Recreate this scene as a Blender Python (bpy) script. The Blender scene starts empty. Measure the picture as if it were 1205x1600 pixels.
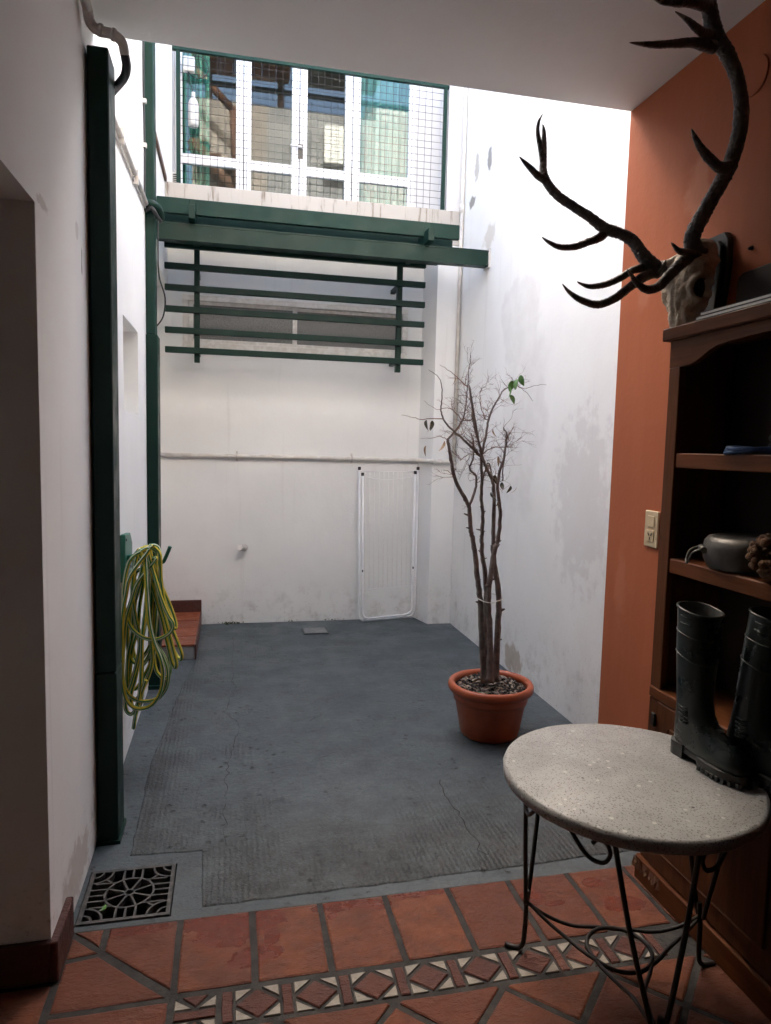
import bpy, bmesh, math, random
from mathutils import Vector, Matrix
random.seed(7)
sc = bpy.context.scene
R_ = math.radians

# ------------------------------------------------------------------ camera
cam = bpy.data.cameras.new('camera')
cam_ob = bpy.data.objects.new('camera', cam)
sc.collection.objects.link(cam_ob)
cam.sensor_fit = 'VERTICAL'
cam.sensor_height = 24.0
cam.lens = 24.0 * 1082.713 / 1600.0
cam.clip_start = 0.02
cam.clip_end = 400.0
_r = Vector((0.97573433, -0.21765995, 0.02380454))
_u = Vector((-0.00295198, 0.09563077, 0.9954125))
_w = Vector((0.21893789, 0.97132842, -0.09266769))
cam_ob.matrix_world = Matrix(((_r.x, _u.x, -_w.x, 0.0), (_r.y, _u.y, -_w.y, 0.0),
                              (_r.z, _u.z, -_w.z, 1.4), (0, 0, 0, 1)))
sc.camera = cam_ob

# ------------------------------------------------------------------ sky, sun, exposure
SUN_EL, SUN_AZ = R_(41.0), R_(-6.0)      # azimuth measured from +Y towards +X
world = bpy.data.worlds.new('World')
sc.world = world
world.use_nodes = True
wn = world.node_tree.nodes
sky = wn.new('ShaderNodeTexSky')
sky.sky_type = 'NISHITA'
sky.sun_disc = False
sky.sun_elevation = SUN_EL
sky.sun_rotation = SUN_AZ
sky.air_density = 1.0
sky.dust_density = 8.0
sky.ozone_density = 0.3
wn['Background'].inputs['Strength'].default_value = 0.15
world.node_tree.links.new(sky.outputs['Color'], wn['Background'].inputs['Color'])
sun = bpy.data.lights.new('sun', 'SUN')
sun.energy = 4.0
sun.angle = R_(0.5)
sun.color = (1.0, 0.96, 0.90)
sun_ob = bpy.data.objects.new('sun', sun)
sc.collection.objects.link(sun_ob)
_d = Vector((math.sin(SUN_AZ) * math.cos(SUN_EL), math.cos(SUN_AZ) * math.cos(SUN_EL), math.sin(SUN_EL)))
sun_ob.rotation_euler = _d.to_track_quat('Z', 'Y').to_euler()
sun_ob.location = _d * 20
vs = sc.view_settings
vs.view_transform = 'Standard'
vs.look = 'None'
vs.gamma = 1.0
vs.use_curve_mapping = False
vs.exposure = 3.6
sc.cycles.max_bounces = 12
sc.cycles.diffuse_bounces = 8
sc.cycles.glossy_bounces = 4
sc.cycles.transparent_max_bounces = 12
sc.cycles.use_denoising = True
sc.cycles.caustics_reflective = False
sc.cycles.caustics_refractive = False
sc.cycles.sample_clamp_indirect = 6.0

# ------------------------------------------------------------------ materials
class NT:
    def __init__(s, name):
        s.m = bpy.data.materials.new(name); s.m.use_nodes = True
        s.t = s.m.node_tree; s.b = s.t.nodes['Principled BSDF']; s.out = s.t.nodes['Material Output']
    def n(s, typ, **kw):
        nd = s.t.nodes.new(typ)
        for k, v in kw.items(): setattr(nd, k, v)
        return nd
    def l(s, a, b): s.t.links.new(a, b)
    def pos(s):
        if not hasattr(s, '_p'): s._p = s.n('ShaderNodeNewGeometry').outputs['Position']
        return s._p
    def objco(s):
        if not hasattr(s, '_o'): s._o = s.n('ShaderNodeTexCoord').outputs['Object']
        return s._o
    def scaled(s, co, sc3):
        m = s.n('ShaderNodeVectorMath', operation='MULTIPLY'); s.l(co, m.inputs[0]); m.inputs[1].default_value = sc3
        return m.outputs[0]
    def noise(s, co, scale, detail=4, rough=.55, out='Fac'):
        q = s.n('ShaderNodeTexNoise'); s.l(co, q.inputs['Vector'])
        q.inputs['Scale'].default_value = scale; q.inputs['Detail'].default_value = detail; q.inputs['Roughness'].default_value = rough
        return q.outputs[out]
    def vor(s, co, scale, feature='F1', out='Distance'):
        q = s.n('ShaderNodeTexVoronoi', feature=feature); s.l(co, q.inputs['Vector']); q.inputs['Scale'].default_value = scale
        return q.outputs[out]
    def ramp(s, f, a, b, lo=0.0, hi=1.0):
        q = s.n('ShaderNodeMapRange'); q.interpolation_type = 'SMOOTHSTEP'
        s.l(f, q.inputs['Value']); q.inputs['From Min'].default_value = a; q.inputs['From Max'].default_value = b
        q.inputs['To Min'].default_value = lo; q.inputs['To Max'].default_value = hi
        return q.outputs['Result']
    def math(s, op, a, b=None):
        q = s.n('ShaderNodeMath', operation=op)
        for i, v in enumerate((a, b)):
            if v is None: continue
            if isinstance(v, (int, float)): q.inputs[i].default_value = v
            else: s.l(v, q.inputs[i])
        return q.outputs[0]
    def mix(s, f, a, b):
        q = s.n('ShaderNodeMix', data_type='RGBA')
        if isinstance(f, (int, float)): q.inputs['Factor'].default_value = f
        else: s.l(f, q.inputs['Factor'])
        for nm, v in (('A', a), ('B', b)):
            sk = [i for i in q.inputs if i.name == nm and i.type == 'RGBA'][0]
            if isinstance(v, tuple): sk.default_value = (v + (1,))[:4]
            else: s.l(v, sk)
        return [o for o in q.outputs if o.type == 'RGBA'][0]
    def bump(s, h, dist, strength=1.0, prev=None):
        q = s.n('ShaderNodeBump'); s.l(h, q.inputs['Height']); q.inputs['Distance'].default_value = dist; q.inputs['Strength'].default_value = strength
        if prev is not None: s.l(prev, q.inputs['Normal'])
        return q.outputs['Normal']
    def blob(s, c, rad, wob=.5, nscale=9.0, soft=.25):
        """patch round world point c with radii rad and a ragged noisy edge"""
        d = s.n('ShaderNodeVectorMath', operation='SUBTRACT'); s.l(s.pos(), d.inputs[0]); d.inputs[1].default_value = c
        e = s.scaled(d.outputs[0], tuple(1 / r for r in rad))
        ln = s.n('ShaderNodeVectorMath', operation='LENGTH'); s.l(e, ln.inputs[0])
        nz = s.math('MULTIPLY', s.math('SUBTRACT', s.noise(s.pos(), nscale, 5, .6), .5), wob * 4)
        return s.ramp(s.math('ADD', ln.outputs['Value'], nz), 1.0, 1.0 - soft)
    def sep(s, co):
        q = s.n('ShaderNodeSeparateXYZ'); s.l(co, q.inputs[0]); return q.outputs
    def done(s, col=None, rough=None, normal=None, spec=None):
        if spec is not None: s.b.inputs['Specular IOR Level'].default_value = spec
        if col is not None:
            if isinstance(col, tuple): s.b.inputs['Base Color'].default_value = (col + (1,))[:4]
            else: s.l(col, s.b.inputs['Base Color'])
        if rough is not None:
            if isinstance(rough, (int, float)): s.b.inputs['Roughness'].default_value = rough
            else: s.l(rough, s.b.inputs['Roughness'])
        if normal is not None: s.l(normal, s.b.inputs['Normal'])
        return s.m

def simple(name, a, b, scale=20, rough=.6, bump=.0008, bscale=None, lo=.35, hi=.65, metal=0.0, world_co=False, stretch=None):
    t = NT(name); co = t.pos() if world_co else t.objco()
    if stretch: co = t.scaled(co, stretch)
    f = t.noise(co, scale, 5, .6)
    col = t.mix(t.ramp(f, lo, hi), a, b)
    nm = t.bump(t.noise(co, bscale or scale * 4, 4, .6), bump) if bump else None
    t.b.inputs['Metallic'].default_value = metal
    return t.done(col, rough, nm)

M = {}
def wall_paint(name, base, grime=(.30, .26, .22), gz=.35, bumps=.0008, extra=None, rough=.75, amt=1.0):
    t = NT(name); p = t.pos(); x, y, z = t.sep(p)
    f = t.ramp(t.noise(p, 1.3, 5, .6), .3, .7)
    col = t.mix(f, base, tuple(c * .93 for c in base))
    # vertical weather streaks
    st = t.noise(t.scaled(p, (14, 14, .7)), 1.0, 4, .6)
    col = t.mix(t.ramp(st, .60, .80, 0, .22 * amt), col, grime)
    # speckled grime on the foot of the wall
    low = t.ramp(z, gz, 0.0)
    spk = t.math('MULTIPLY', t.ramp(t.noise(p, 9, 6, .7), .47, .72), low)
    col = t.mix(t.math('MULTIPLY', spk, .75 * amt), col, grime)
    spk2 = t.math('MULTIPLY', t.ramp(t.noise(p, 60, 3, .6), .62, .70), t.ramp(z, gz * 1.6, 0.0))
    col = t.mix(t.math('MULTIPLY', spk2, .6 * amt), col, (.12, .10, .08))
    # rare scuffs
    sc_ = t.ramp(t.noise(t.scaled(p, (5, 5, 2.2)), 1.6, 6, .72), .69, .76)
    col = t.mix(t.math('MULTIPLY', sc_, .35 * amt), col, (.38, .35, .32))
    if extra: col = extra(t, col)
    b = t.bump(t.noise(p, 2.2, 4, .5), .006)
    b = t.bump(t.noise(p, 55, 4, .6), bumps, prev=b)
    return t.done(col, rough, b, .12)

def right_extra(t, col):
    # bare render where the paint has come off, and a few stains
    pt = t.math('MAXIMUM', t.blob((1.735, 4.10, 2.22), (.3, .34, .30), .30, 3.5, .22),
                t.blob((1.735, 3.95, 1.60), (.3, .36, .62), .30, 3.0, .3))
    mott = t.mix(t.ramp(t.noise(t.pos(), 7, 6, .7), .35, .65), (.60, .58, .545), (.72, .705, .68))
    col = t.mix(t.math('MULTIPLY', pt, .38), col, mott)
    for c, r, k, dk in (((1.735, 4.96, 3.43), (.3, .06, .10), .7, (.40, .36, .31)), ((1.735, 4.70, 3.39), (.3, .05, .11), .85, (.22, .21, .20)),
                    ((1.735, 4.78, 3.55), (.3, .04, .05), .35, (.45, .42, .38)), ((1.735, 4.66, 2.86), (.3, .13, .10), .55, (.52, .46, .38)),
                    ((1.735, 3.98, .10), (.3, .17, .11), .65, (.36, .28, .20)), ((1.735, 5.05, 3.22), (.3, .08, .05), .8, (.2, .18, .15)),
                    ((1.735, 3.2, 1.15), (.3, .35, .5), .3, (.55, .51, .49))):
        col = t.mix(t.math('MULTIPLY', t.blob(c, r, .5, 14, .4), k), col, dk)
    return col
def orange_extra(t, col):
    p = t.pos(); rl = t.noise(t.scaled(p, (1, 9, 1.1)), 1.6, 5, .6)
    col = t.mix(t.ramp(rl, .42, .66, 0, .07), col, (.52, .19, .10))
    for c, r, k, dk in (((1.547, 2.16, 2.30), (.1, .07, .14), .35, (.55, .26, .17)), ((1.547, 2.45, 2.02), (.1, .05, .10), .25, (.52, .24, .16)), ((1.547, 1.70, 2.45), (.1, .16, .10), .25, (.30, .085, .04)), ((1.547, 2.50, .9), (.1, .05, .2), .3, (.50, .2, .12))):
        col = t.mix(t.math('MULTIPLY', t.blob(c, r, .6, 9, .6), k), col, dk)
    return col
def ledge_extra(t, col):
    p = t.pos(); st = t.noise(t.scaled(p, (26, 26, 3.0)), 1.0, 5, .65)
    return t.mix(t.ramp(st, .54, .70, 0, .85), col, (.16, .12, .08))
WHITE = (.85, .852, .835)
def left_extra(t, col):
    for c, r, k, dk in (((-.45, 1.90, 1.975), (.01, .05, .018), .5, (.35, .30, .26)), ((-.45, 2.36, 1.95), (.01, .012, .05), .7, (.22, .20, .19)), ((-.45, 2.30, 2.03), (.01, .025, .03), .4, (.4, .37, .34)), ((-.45, 2.15, .10), (.3, .25, .10), .5, (.42, .34, .27))):
        col = t.mix(t.math('MULTIPLY', t.blob(c, r, .6, 16, .4), k), col, dk)
    return col
M['left'] = wall_paint('left_wall_paint', (.86, .854, .826), amt=.55, extra=left_extra)
M['back'] = wall_paint('back_wall_paint', WHITE, gz=.40, amt=.62)
M['right'] = wall_paint('right_wall_paint', (.86, .853, .82), gz=.5, amt=.6, extra=right_extra)
M['ledge'] = wall_paint('ledge_paint', (.50, .465, .42), amt=.9, extra=ledge_extra)
M['upper'] = wall_paint('upper_wall_paint', (.70, .69, .68), gz=.01, amt=.5)
M['orange'] = wall_paint('orange_wall_paint', (.37, .112, .052), grime=(.30, .10, .055), gz=.2, amt=.8, rough=.6, extra=orange_extra)
M['ceiling'] = wall_paint('ceiling_paint', (.857, .852, .825), gz=.001, amt=.25, bumps=.0008)
M['concrete'] = simple('terrace_concrete', (.20, .20, .205), (.29, .29, .295), 3, .85, .004, 18, world_co=True)
M['terrasunlit'] = simple('terrace_sunlit_patch', (.42, .41, .39), (.38, .37, .35), 3, .8, .002, 18, world_co=True)  # pale colour stands in for the sunlit patch on the terrace wall
M['terrabeige'] = simple('terrace_beige', (.30, .26, .23), (.25, .215, .19), 3, .8, .002, 18, world_co=True)
M['lid'] = simple('drain_lid_metal', (.15, .15, .145), (.21, .21, .20), 30, .6, .001)
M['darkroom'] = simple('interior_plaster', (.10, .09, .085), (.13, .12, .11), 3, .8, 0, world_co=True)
M['sill'] = simple('mortar', (.018, .017, .015), (.042, .038, .033), 26, .85, .003, 90, world_co=True)

def floor_paint(name, screed):
    t = NT(name); p = t.pos(); x, y, z = t.sep(p)
    a, b = ((.056, .073, .079), (.074, .092, .099)) if not screed else ((.046, .060, .064), (.066, .083, .088))
    col = t.mix(t.ramp(t.noise(p, 2.1, 6, .62), .3, .7), a, b)
    # worn patches where the concrete shows
    wear = t.noise(p, 5.5, 8, .72)
    col = t.mix(t.ramp(wear, .54, .70, 0, .75 if screed else .35), col, (.036, .038, .036))
    if screed:
        edge = t.math('MAXIMUM', t.ramp(y, 2.75, 2.12), t.ramp(x, -.12, -.33))
        w2 = t.math('MULTIPLY', t.ramp(t.noise(p, 8, 8, .75), .30, .60), edge)
        col = t.mix(t.math('MULTIPLY', w2, .85), col, (.034, .033, .029))
        # comb marks scraped into the screed
        wv = t.n('ShaderNodeTexWave', wave_type='BANDS', bands_direction='X'); t.l(p, wv.inputs['Vector'])
        wv.inputs['Scale'].default_value = 17; wv.inputs['Distortion'].default_value = 5.0; wv.inputs['Detail'].default_value = 4; wv.inputs['Detail Scale'].default_value = 3.0; wv.inputs['Detail Roughness'].default_value = .7
        cm = t.math('MULTIPLY', wv.outputs['Fac'], t.math('MAXIMUM', t.math('MULTIPLY', t.ramp(t.noise(p, 3, 5, .65), .50, .68), .7), t.math('MULTIPLY', edge, t.ramp(t.noise(p, 6, 5, .7), .35, .6))))
        col = t.mix(t.math('MULTIPLY', t.ramp(cm, .45, .95), .28), col, (.024, .026, .026))
    spk = t.ramp(t.noise(p, 38, 5, .75), .60, .66)
    col = t.mix(t.math('MULTIPLY', spk, .6), col, (.022, .022, .021))
    gv = t.n('ShaderNodeTexVoronoi', feature='F1', voronoi_dimensions='2D'); t.l(p, gv.inputs['Vector']); gv.inputs['Scale'].default_value = 15
    wob = t.math('ADD', gv.outputs['Distance'], t.math('MULTIPLY', t.math('SUBTRACT', t.noise(p, 45, 5, .75), .5), .7))
    clus = t.ramp(t.noise(p, 2.6, 6, .75), .45, .60)
    pit_ = t.math('MULTIPLY', t.math('MULTIPLY', t.ramp(wob, .15, .08), t.ramp(t.sep(gv.outputs['Color'])[0], .35, .4)), clus)
    col = t.mix(pit_, col, (.012, .012, .011))
    scr_ = t.math('MULTIPLY', t.ramp(t.noise(t.scaled(p, (1.0, 5.0, 1)), 8, 10, .9), .52, .60), t.ramp(t.noise(p, 1.9, 6, .75), .40, .54))
    col = t.mix(t.math('MULTIPLY', scr_, .65), col, (.022, .024, .023))
    sta = t.ramp(t.noise(p, 3.0, 12, .9), .50, .57)
    col = t.mix(t.math('MULTIPLY', sta, .42), col, (.028, .031, .030))
    grit = t.ramp(t.noise(p, 60, 6, .85), .47, .60)
    col = t.mix(t.math('MULTIPLY', grit, .34), col, (.115, .130, .132))
    lg = t.ramp(t.noise(p, 3.3, 7, .7), .66, .72)
    col = t.mix(t.math('MULTIPLY', lg, .30 if not screed else .14), col, (.16, .185, .195))
    nm = t.bump(t.noise(p, 30, 7, .75), .006)
    nm = t.bump(pit_, -.004, prev=nm)
    if screed: nm = t.bump(cm, .003, prev=nm)
    rough = t.ramp(t.noise(p, 4, 5, .6), .35, .65, .38, .62)
    return t.done(col, rough, nm)
M['floor'] = floor_paint('grey_floor_paint', False)
M['screed'] = floor_paint('worn_screed_paint', True)

def terracotta(name, base, wet=True):
    t = NT(name); p = t.pos(); x, y, z = t.sep(p)
    oi = t.n('ShaderNodeObjectInfo').outputs['Random']
    c0 = t.mix(oi, (base[0] * .72, base[1] * .70, base[2] * .75), (base[0] * 1.15, base[1] * 1.30, base[2] * 1.25))
    col = t.mix(t.ramp(t.noise(p, 9, 7, .68), .35, .68), c0, (base[0] * .62, base[1] * .62, base[2] * .70))
    col = t.mix(t.ramp(t.noise(p, 22, 6, .7), .58, .75, 0, .35), col, (base[0] * .9, base[1] * 1.5, base[2] * 2.2))
    rough = t.ramp(t.noise(p, 12, 5, .6), .3, .7, .30, .52)
    if wet:
        w = None
        for c, r in (((.0, 1.93, 0), (.075, .06, 1)), ((-.05, 1.96, 0), (.06, .035, 1)), ((.105, 1.95, 0), (.045, .04, 1)), ((.12, 1.88, 0), (.02, .03, 1)), ((.33, 1.975, 0), (.06, .022, 1)),
                     ((.30, 1.93, 0), (.012, .012, 1)), ((.44, 1.96, 0), (.04, .02, 1)), ((.585, 1.98, 0), (.08, .014, 1)), ((.08, 1.815, 0), (.055, .024, 1)), ((.035, 1.79, 0), (.03, .018, 1)), ((-.25, 1.975, 0), (.07, .02, 1)),
                     ((.93, 1.90, 0), (.03, .03, 1)), ((.99, 1.86, 0), (.025, .012, 1)), ((1.16, 1.93, 0), (.03, .02, 1)), ((1.2, 1.82, 0), (.05, .03, 1))):
            bb = t.blob(c, tuple(q * 1.35 for q in r), .35, 22, .10); w = bb if w is None else t.math('MAXIMUM', w, bb)
        col = t.mix(t.math('MULTIPLY', w, .9), col, (base[0] * .72, base[1] * .36, base[2] * .16))
        rough = t.math('SUBTRACT', rough, t.math('MULTIPLY', w, .16))
    nm = t.bump(t.noise(t.scaled(p, (1, 1.8, 1)), 13, 7, .72), .014)
    nm = t.bump(t.noise(p, 80, 4, .6), .0012, prev=nm)
    return t.done(col, rough, nm, .36)
M['tile'] = terracotta('terracotta_tile', (.185, .048, .0175))
M['tile_step'] = terracotta('step_tile', (.34, .085, .035), wet=False)
M['skirt'] = terracotta('skirting_tile', (.12, .045, .034), wet=False)
M['mosaic'] = terracotta('mosaic_clay', (.125, .036, .020), wet=False)
def travertine():
    t = NT('travertine'); p = t.pos()
    col = t.mix(t.ramp(t.noise(t.scaled(p, (1, 2.5, 1)), 30, 6, .7), .35, .65), (.215, .185, .14), (.285, .25, .20))
    col = t.mix(t.ramp(t.noise(t.scaled(p, (1, 2.5, 1)), 70, 4, .6), .60, .68, 0, .8), col, (.14, .11, .08))
    return t.done(col, .55, t.bump(t.noise(p, 70, 4, .6), .002))
M['travertine'] = travertine()

def green_metal(name, a, b, rough=.42):
    t = NT(name); p = t.objco()
    col = t.mix(t.ramp(t.noise(p, 6, 5, .6), .35, .7), a, b)
    col = t.mix(t.ramp(t.noise(p, 24, 8, .8), .66, .70, 0, .55), col, (.10, .13, .12))
    col = t.mix(t.ramp(t.noise(p, 11, 8, .8), .70, .72, 0, .8), col, (.10, .045, .022))
    nm = t.bump(t.noise(p, 60, 4, .6), .0006)
    return t.done(col, t.ramp(t.noise(p, 9, 4), .3, .7, rough - .08, rough + .12), nm, .22)
M['green'] = green_metal('green_enamel', (.0035, .021, .0145), (.0057, .028, .0195))
M['green2'] = green_metal('green_enamel_weathered', (.0045, .027, .019), (.0075, .035, .0255), .5)
M['pvc'] = simple('white_pvc', (.72, .70, .66), (.62, .58, .53), 14, .45, .0004)
M['pvc_old'] = simple('painted_pipe', (.64, .61, .57), (.54, .50, .46), 30, .6, .002)
M['rubber'] = simple('black_rubber', (.012, .012, .013), (.02, .02, .021), 20, .5, .0005)
M['white_alu'] = simple('white_aluminium', (.82, .82, .82), (.76, .76, .77), 8, .35, 0)
M['old_alu'] = simple('weathered_window_frame', (.80, .78, .74), (.66, .63, .58), 22, .55, .0008)
M['wire'] = simple('galvanised_wire', (.03, .034, .034), (.05, .055, .055), 30, .5, 0, metal=.3)
M['iron'] = simple('wrought_iron', (.012, .011, .010), (.030, .024, .020), 60, .5, .0008, 160, metal=.3)
M['castiron'] = simple('cast_iron_grate', (.030, .029, .028), (.085, .078, .070), 40, .6, .0015, 160)
M['dirt'] = simple('drain_dirt', (.012, .010, .008), (.030, .024, .018), 40, .9, .004, 90)
M['pot'] = simple('terracotta_plastic', (.34, .070, .022), (.40, .092, .032), 8, .42, .0004)
M['soil'] = simple('soil', (.012, .009, .007), (.035, .026, .02), 60, .95, .006, 90)
M['chip'] = simple('bark_chip', (.16, .12, .09), (.42, .34, .26), 30, .85, .001, 90)
M['bark'] = simple('stem_bark', (.23, .185, .155), (.13, .104, .088), 26, .85, .003, 130)
M['twig'] = simple('twig_bark', (.27, .145, .095), (.15, .085, .06), 30, .85, 0)
M['leaf_g'] = simple('green_leaf', (.06, .17, .028), (.09, .21, .04), 40, .45, .0006)
M['leaf_d'] = simple('dark_leaf', (.035, .042, .016), (.07, .052, .02), 40, .55, .0006)
M['leaf_b'] = simple('dry_leaf', (.26, .15, .075), (.36, .23, .12), 40, .7, .0008)
M['string'] = simple('white_string', (.7, .68, .62), (.6, .58, .52), 90, .9, 0)
M['yellow'] = simple('hose_yellow', (.64, .52, .04), (.54, .43, .035), 12, .45, 0)
M['hgreen'] = simple('hose_green', (.020, .20, .065), (.03, .24, .085), 12, .38, 0)
M['hwhite'] = simple('hose_pale', (.68, .68, .50), (.62, .62, .45), 12, .38, 0)
M['plastic_green'] = simple('green_plastic', (.012, .13, .085), (.016, .15, .10), 12, .35, 0)
M['ivory'] = simple('ivory_plastic', (.56, .45, .28), (.48, .37, .22), 20, .4, 0)
M['dark'] = simple('dark_slot', (.01, .01, .01), (.015, .014, .013), 20, .6, 0)
M['antler'] = None
def antler_mat():
    t = NT('antler_horn'); p = t.objco()
    f = t.noise(t.scaled(p, (1, 1, 1)), 60, 6, .7)
    col = t.mix(t.ramp(f, .35, .7), (.030, .021, .016), (.075, .055, .042))
    nm = t.bump(t.noise(p, 95, 4, .6), .007)
    return t.done(col, .48, nm)
M['antler'] = antler_mat()
M['antler_tip'] = simple('antler_tip', (.12, .095, .07), (.20, .16, .12), 40, .4, .001)
def bone():
    t = NT('old_bone'); p = t.objco()
    col = t.mix(t.ramp(t.noise(p, 14, 6, .65), .35, .68), (.50, .42, .32), (.30, .235, .16))
    col = t.mix(t.ramp(t.noise(p, 55, 5, .7), .60, .72, 0, .8), col, (.16, .11, .07))
    nm = t.bump(t.noise(p, 26, 6, .65), .010); nm = t.bump(t.noise(p, 120, 3, .6), .0015, prev=nm)
    return t.done(col, .6, nm)
M['bone'] = bone()
M['plaque'] = simple('dark_plaque_wood', (.010, .009, .0085), (.018, .016, .015), 12, .55, .001, stretch=(1, 1, .2))
def wood(name, a, b, rough=.42, st=(16, 1.2, 16)):
    t = NT(name); p = t.pos()
    f = t.noise(t.scaled(p, st), 3.0, 7, .65)
    col = t.mix(t.ramp(f, .3, .7), a, b)
    col = t.mix(t.ramp(t.noise(t.scaled(p, tuple(s * 3 for s in st)), 3, 4, .6), .6, .72, 0, .45), col, tuple(c * .45 for c in a))
    return t.done(col, rough, t.bump(f, .0012), .09)
M['wood'] = wood('bookcase_wood', (.125, .042, .015), (.08, .026, .010))
M['woodv'] = wood('bookcase_wood_upright', (.10, .036, .0145), (.068, .024, .010), st=(16, 16, 1.2))
M['woodworn'] = simple('chipped_wood', (.11, .045, .022), (.40, .28, .16), 26, .7, .003, 60, lo=.5, hi=.66)
M['wooddark'] = simple('bookcase_back', (.016, .009, .006), (.024, .013, .008), 8, .8, 0)
M['eave'] = wood('eave_boards', (.13, .065, .042), (.09, .045, .03), st=(16, 1.5, 1))
M['net'] = simple('shade_net', (.05, .048, .045), (.08, .075, .07), 20, .9, 0)
def boot_mat():
    t = NT('boot_rubber'); p = t.objco()
    col = t.mix(t.ramp(t.noise(p, 9, 5, .6), .35, .7), (.0035, .0075, .0065), (.007, .012, .0105))
    return t.done(col, t.ramp(t.noise(p, 14, 5, .6), .3, .7, .22, .40), t.bump(t.noise(p, 35, 4), .0006), .5)
M['boot'] = boot_mat()
M['sole'] = simple('boot_sole', (.030, .031, .030), (.045, .046, .044), 30, .7, .001)
M['lining'] = simple('boot_lining', (.07, .075, .075), (.10, .105, .10), 60, .9, .001)
M['alu'] = simple('dull_aluminium', (.10, .093, .082), (.055, .05, .043), 14, .45, .001, metal=.5)
M['blue'] = simple('blue_cord', (.02, .06, .15), (.03, .08, .2), 30, .5, 0)
M['brownwool'] = simple('brown_wool', (.16, .085, .045), (.09, .045, .022), 60, .95, .006, 120)
M['paper'] = simple('paper_edges', (.80, .78, .75), (.70, .68, .64), 80, .8, 0)
M['cover'] = simple('dark_book_cover', (.02, .02, .022), (.03, .03, .032), 20, .5, 0)
M['curtain'] = simple('green_curtain', (.085, .28, .21), (.11, .33, .25), 8, .8, 0)
M['curtain_blue'] = simple('pale_green_curtain', (.15, .31, .31), (.19, .36, .355), 8, .8, 0)
M['acwhite'] = simple('air_conditioner_casing', (.74, .74, .72), (.66, .66, .64), 10, .5, 0)
M['moss'] = simple('moss', (.05, .075, .02), (.09, .10, .035), 60, .95, .004)
M['earth'] = simple('ground_earth', (.12, .10, .08), (.17, .14, .11), 2, .95, .01, world_co=True)
def terrazzo():
    t = NT('terrazzo'); p = t.objco()
    base = t.mix(t.ramp(t.noise(p, 7, 5, .6), .3, .7), (.215, .217, .216), (.285, .287, .285))
    v = t.n('ShaderNodeTexVoronoi', feature='F1'); wq = t.n('ShaderNodeVectorMath', operation='ADD'); t.l(p, wq.inputs[0]); t.l(t.scaled(t.noise(p, 170, 3, .6, 'Color'), (.006, .006, .006)), wq.inputs[1]); t.l(t.scaled(wq.outputs[0], (1, .72, 1)), v.inputs['Vector']); v.inputs['Scale'].default_value = 210; v.inputs['Randomness'].default_value = 1
    cr = t.sep(v.outputs['Color'])
    fleck = t.math('MULTIPLY', t.ramp(v.outputs['Distance'], .42, .30), t.ramp(cr[0], .30, .34))
    dark = t.mix(cr[1], (.05, .043, .039), (.17, .15, .137))
    col = t.mix(t.math('MULTIPLY', fleck, .85), base, dark)
    v2 = t.n('ShaderNodeTexVoronoi', feature='F1'); t.l(p, v2.inputs['Vector']); v2.inputs['Scale'].default_value = 48
    f2 = t.math('MULTIPLY', t.ramp(v2.outputs['Distance'], .30, .20), t.ramp(t.sep(v2.outputs['Color'])[0], .80, .84))
    col = t.mix(f2, col, (.38, .37, .36))
    v3 = t.n('ShaderNodeTexVoronoi', feature='F1'); t.l(p, v3.inputs['Vector']); v3.inputs['Scale'].default_value = 22
    f3 = t.math('MULTIPLY', t.ramp(v3.outputs['Distance'], .11, .07), t.ramp(t.sep(v3.outputs['Color'])[0], .70, .74))
    col = t.mix(f3, col, (.03, .026, .022))
    st = t.ramp(t.noise(p, 5, 6, .7), .60, .75, 0, .4)
    col = t.mix(st, col, (.26, .22, .18))
    z = t.sep(t.n('ShaderNodeTexCoord').outputs['Normal'])[2]
    nm = t.bump(t.noise(p, 120, 3, .6), .0015)
    return t.done(col, t.ramp(t.noise(p, 12, 4), .3, .7, .40, .60), nm)
M['terrazzo'] = terrazzo()
def pane(name, refl, tint, rough=0.0):
    t = NT(name); t.t.nodes.remove(t.b)
    tr = t.n('ShaderNodeBsdfTransparent'); tr.inputs['Color'].default_value = tint + (1,)
    gl = t.n('ShaderNodeBsdfGlossy'); gl.inputs['Roughness'].default_value = rough
    mx = t.n('ShaderNodeMixShader'); mx.inputs[0].default_value = refl
    t.l(tr.outputs[0], mx.inputs[1]); t.l(gl.outputs[0], mx.inputs[2]); t.l(mx.outputs[0], t.out.inputs['Surface'])
    return t.m
M['glass'] = pane('window_glass', .05, (.85, .92, .90))
def frosted():
    t = NT('frosted_glass'); p = t.objco()
    col = t.mix(t.ramp(t.noise(p, 220, 2, .5), .4, .6), (.15, .147, .138), (.22, .217, .207))
    return t.done(col, .30, t.bump(t.vor(p, 160), .0015))
M['frosted'] = frosted()

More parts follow.
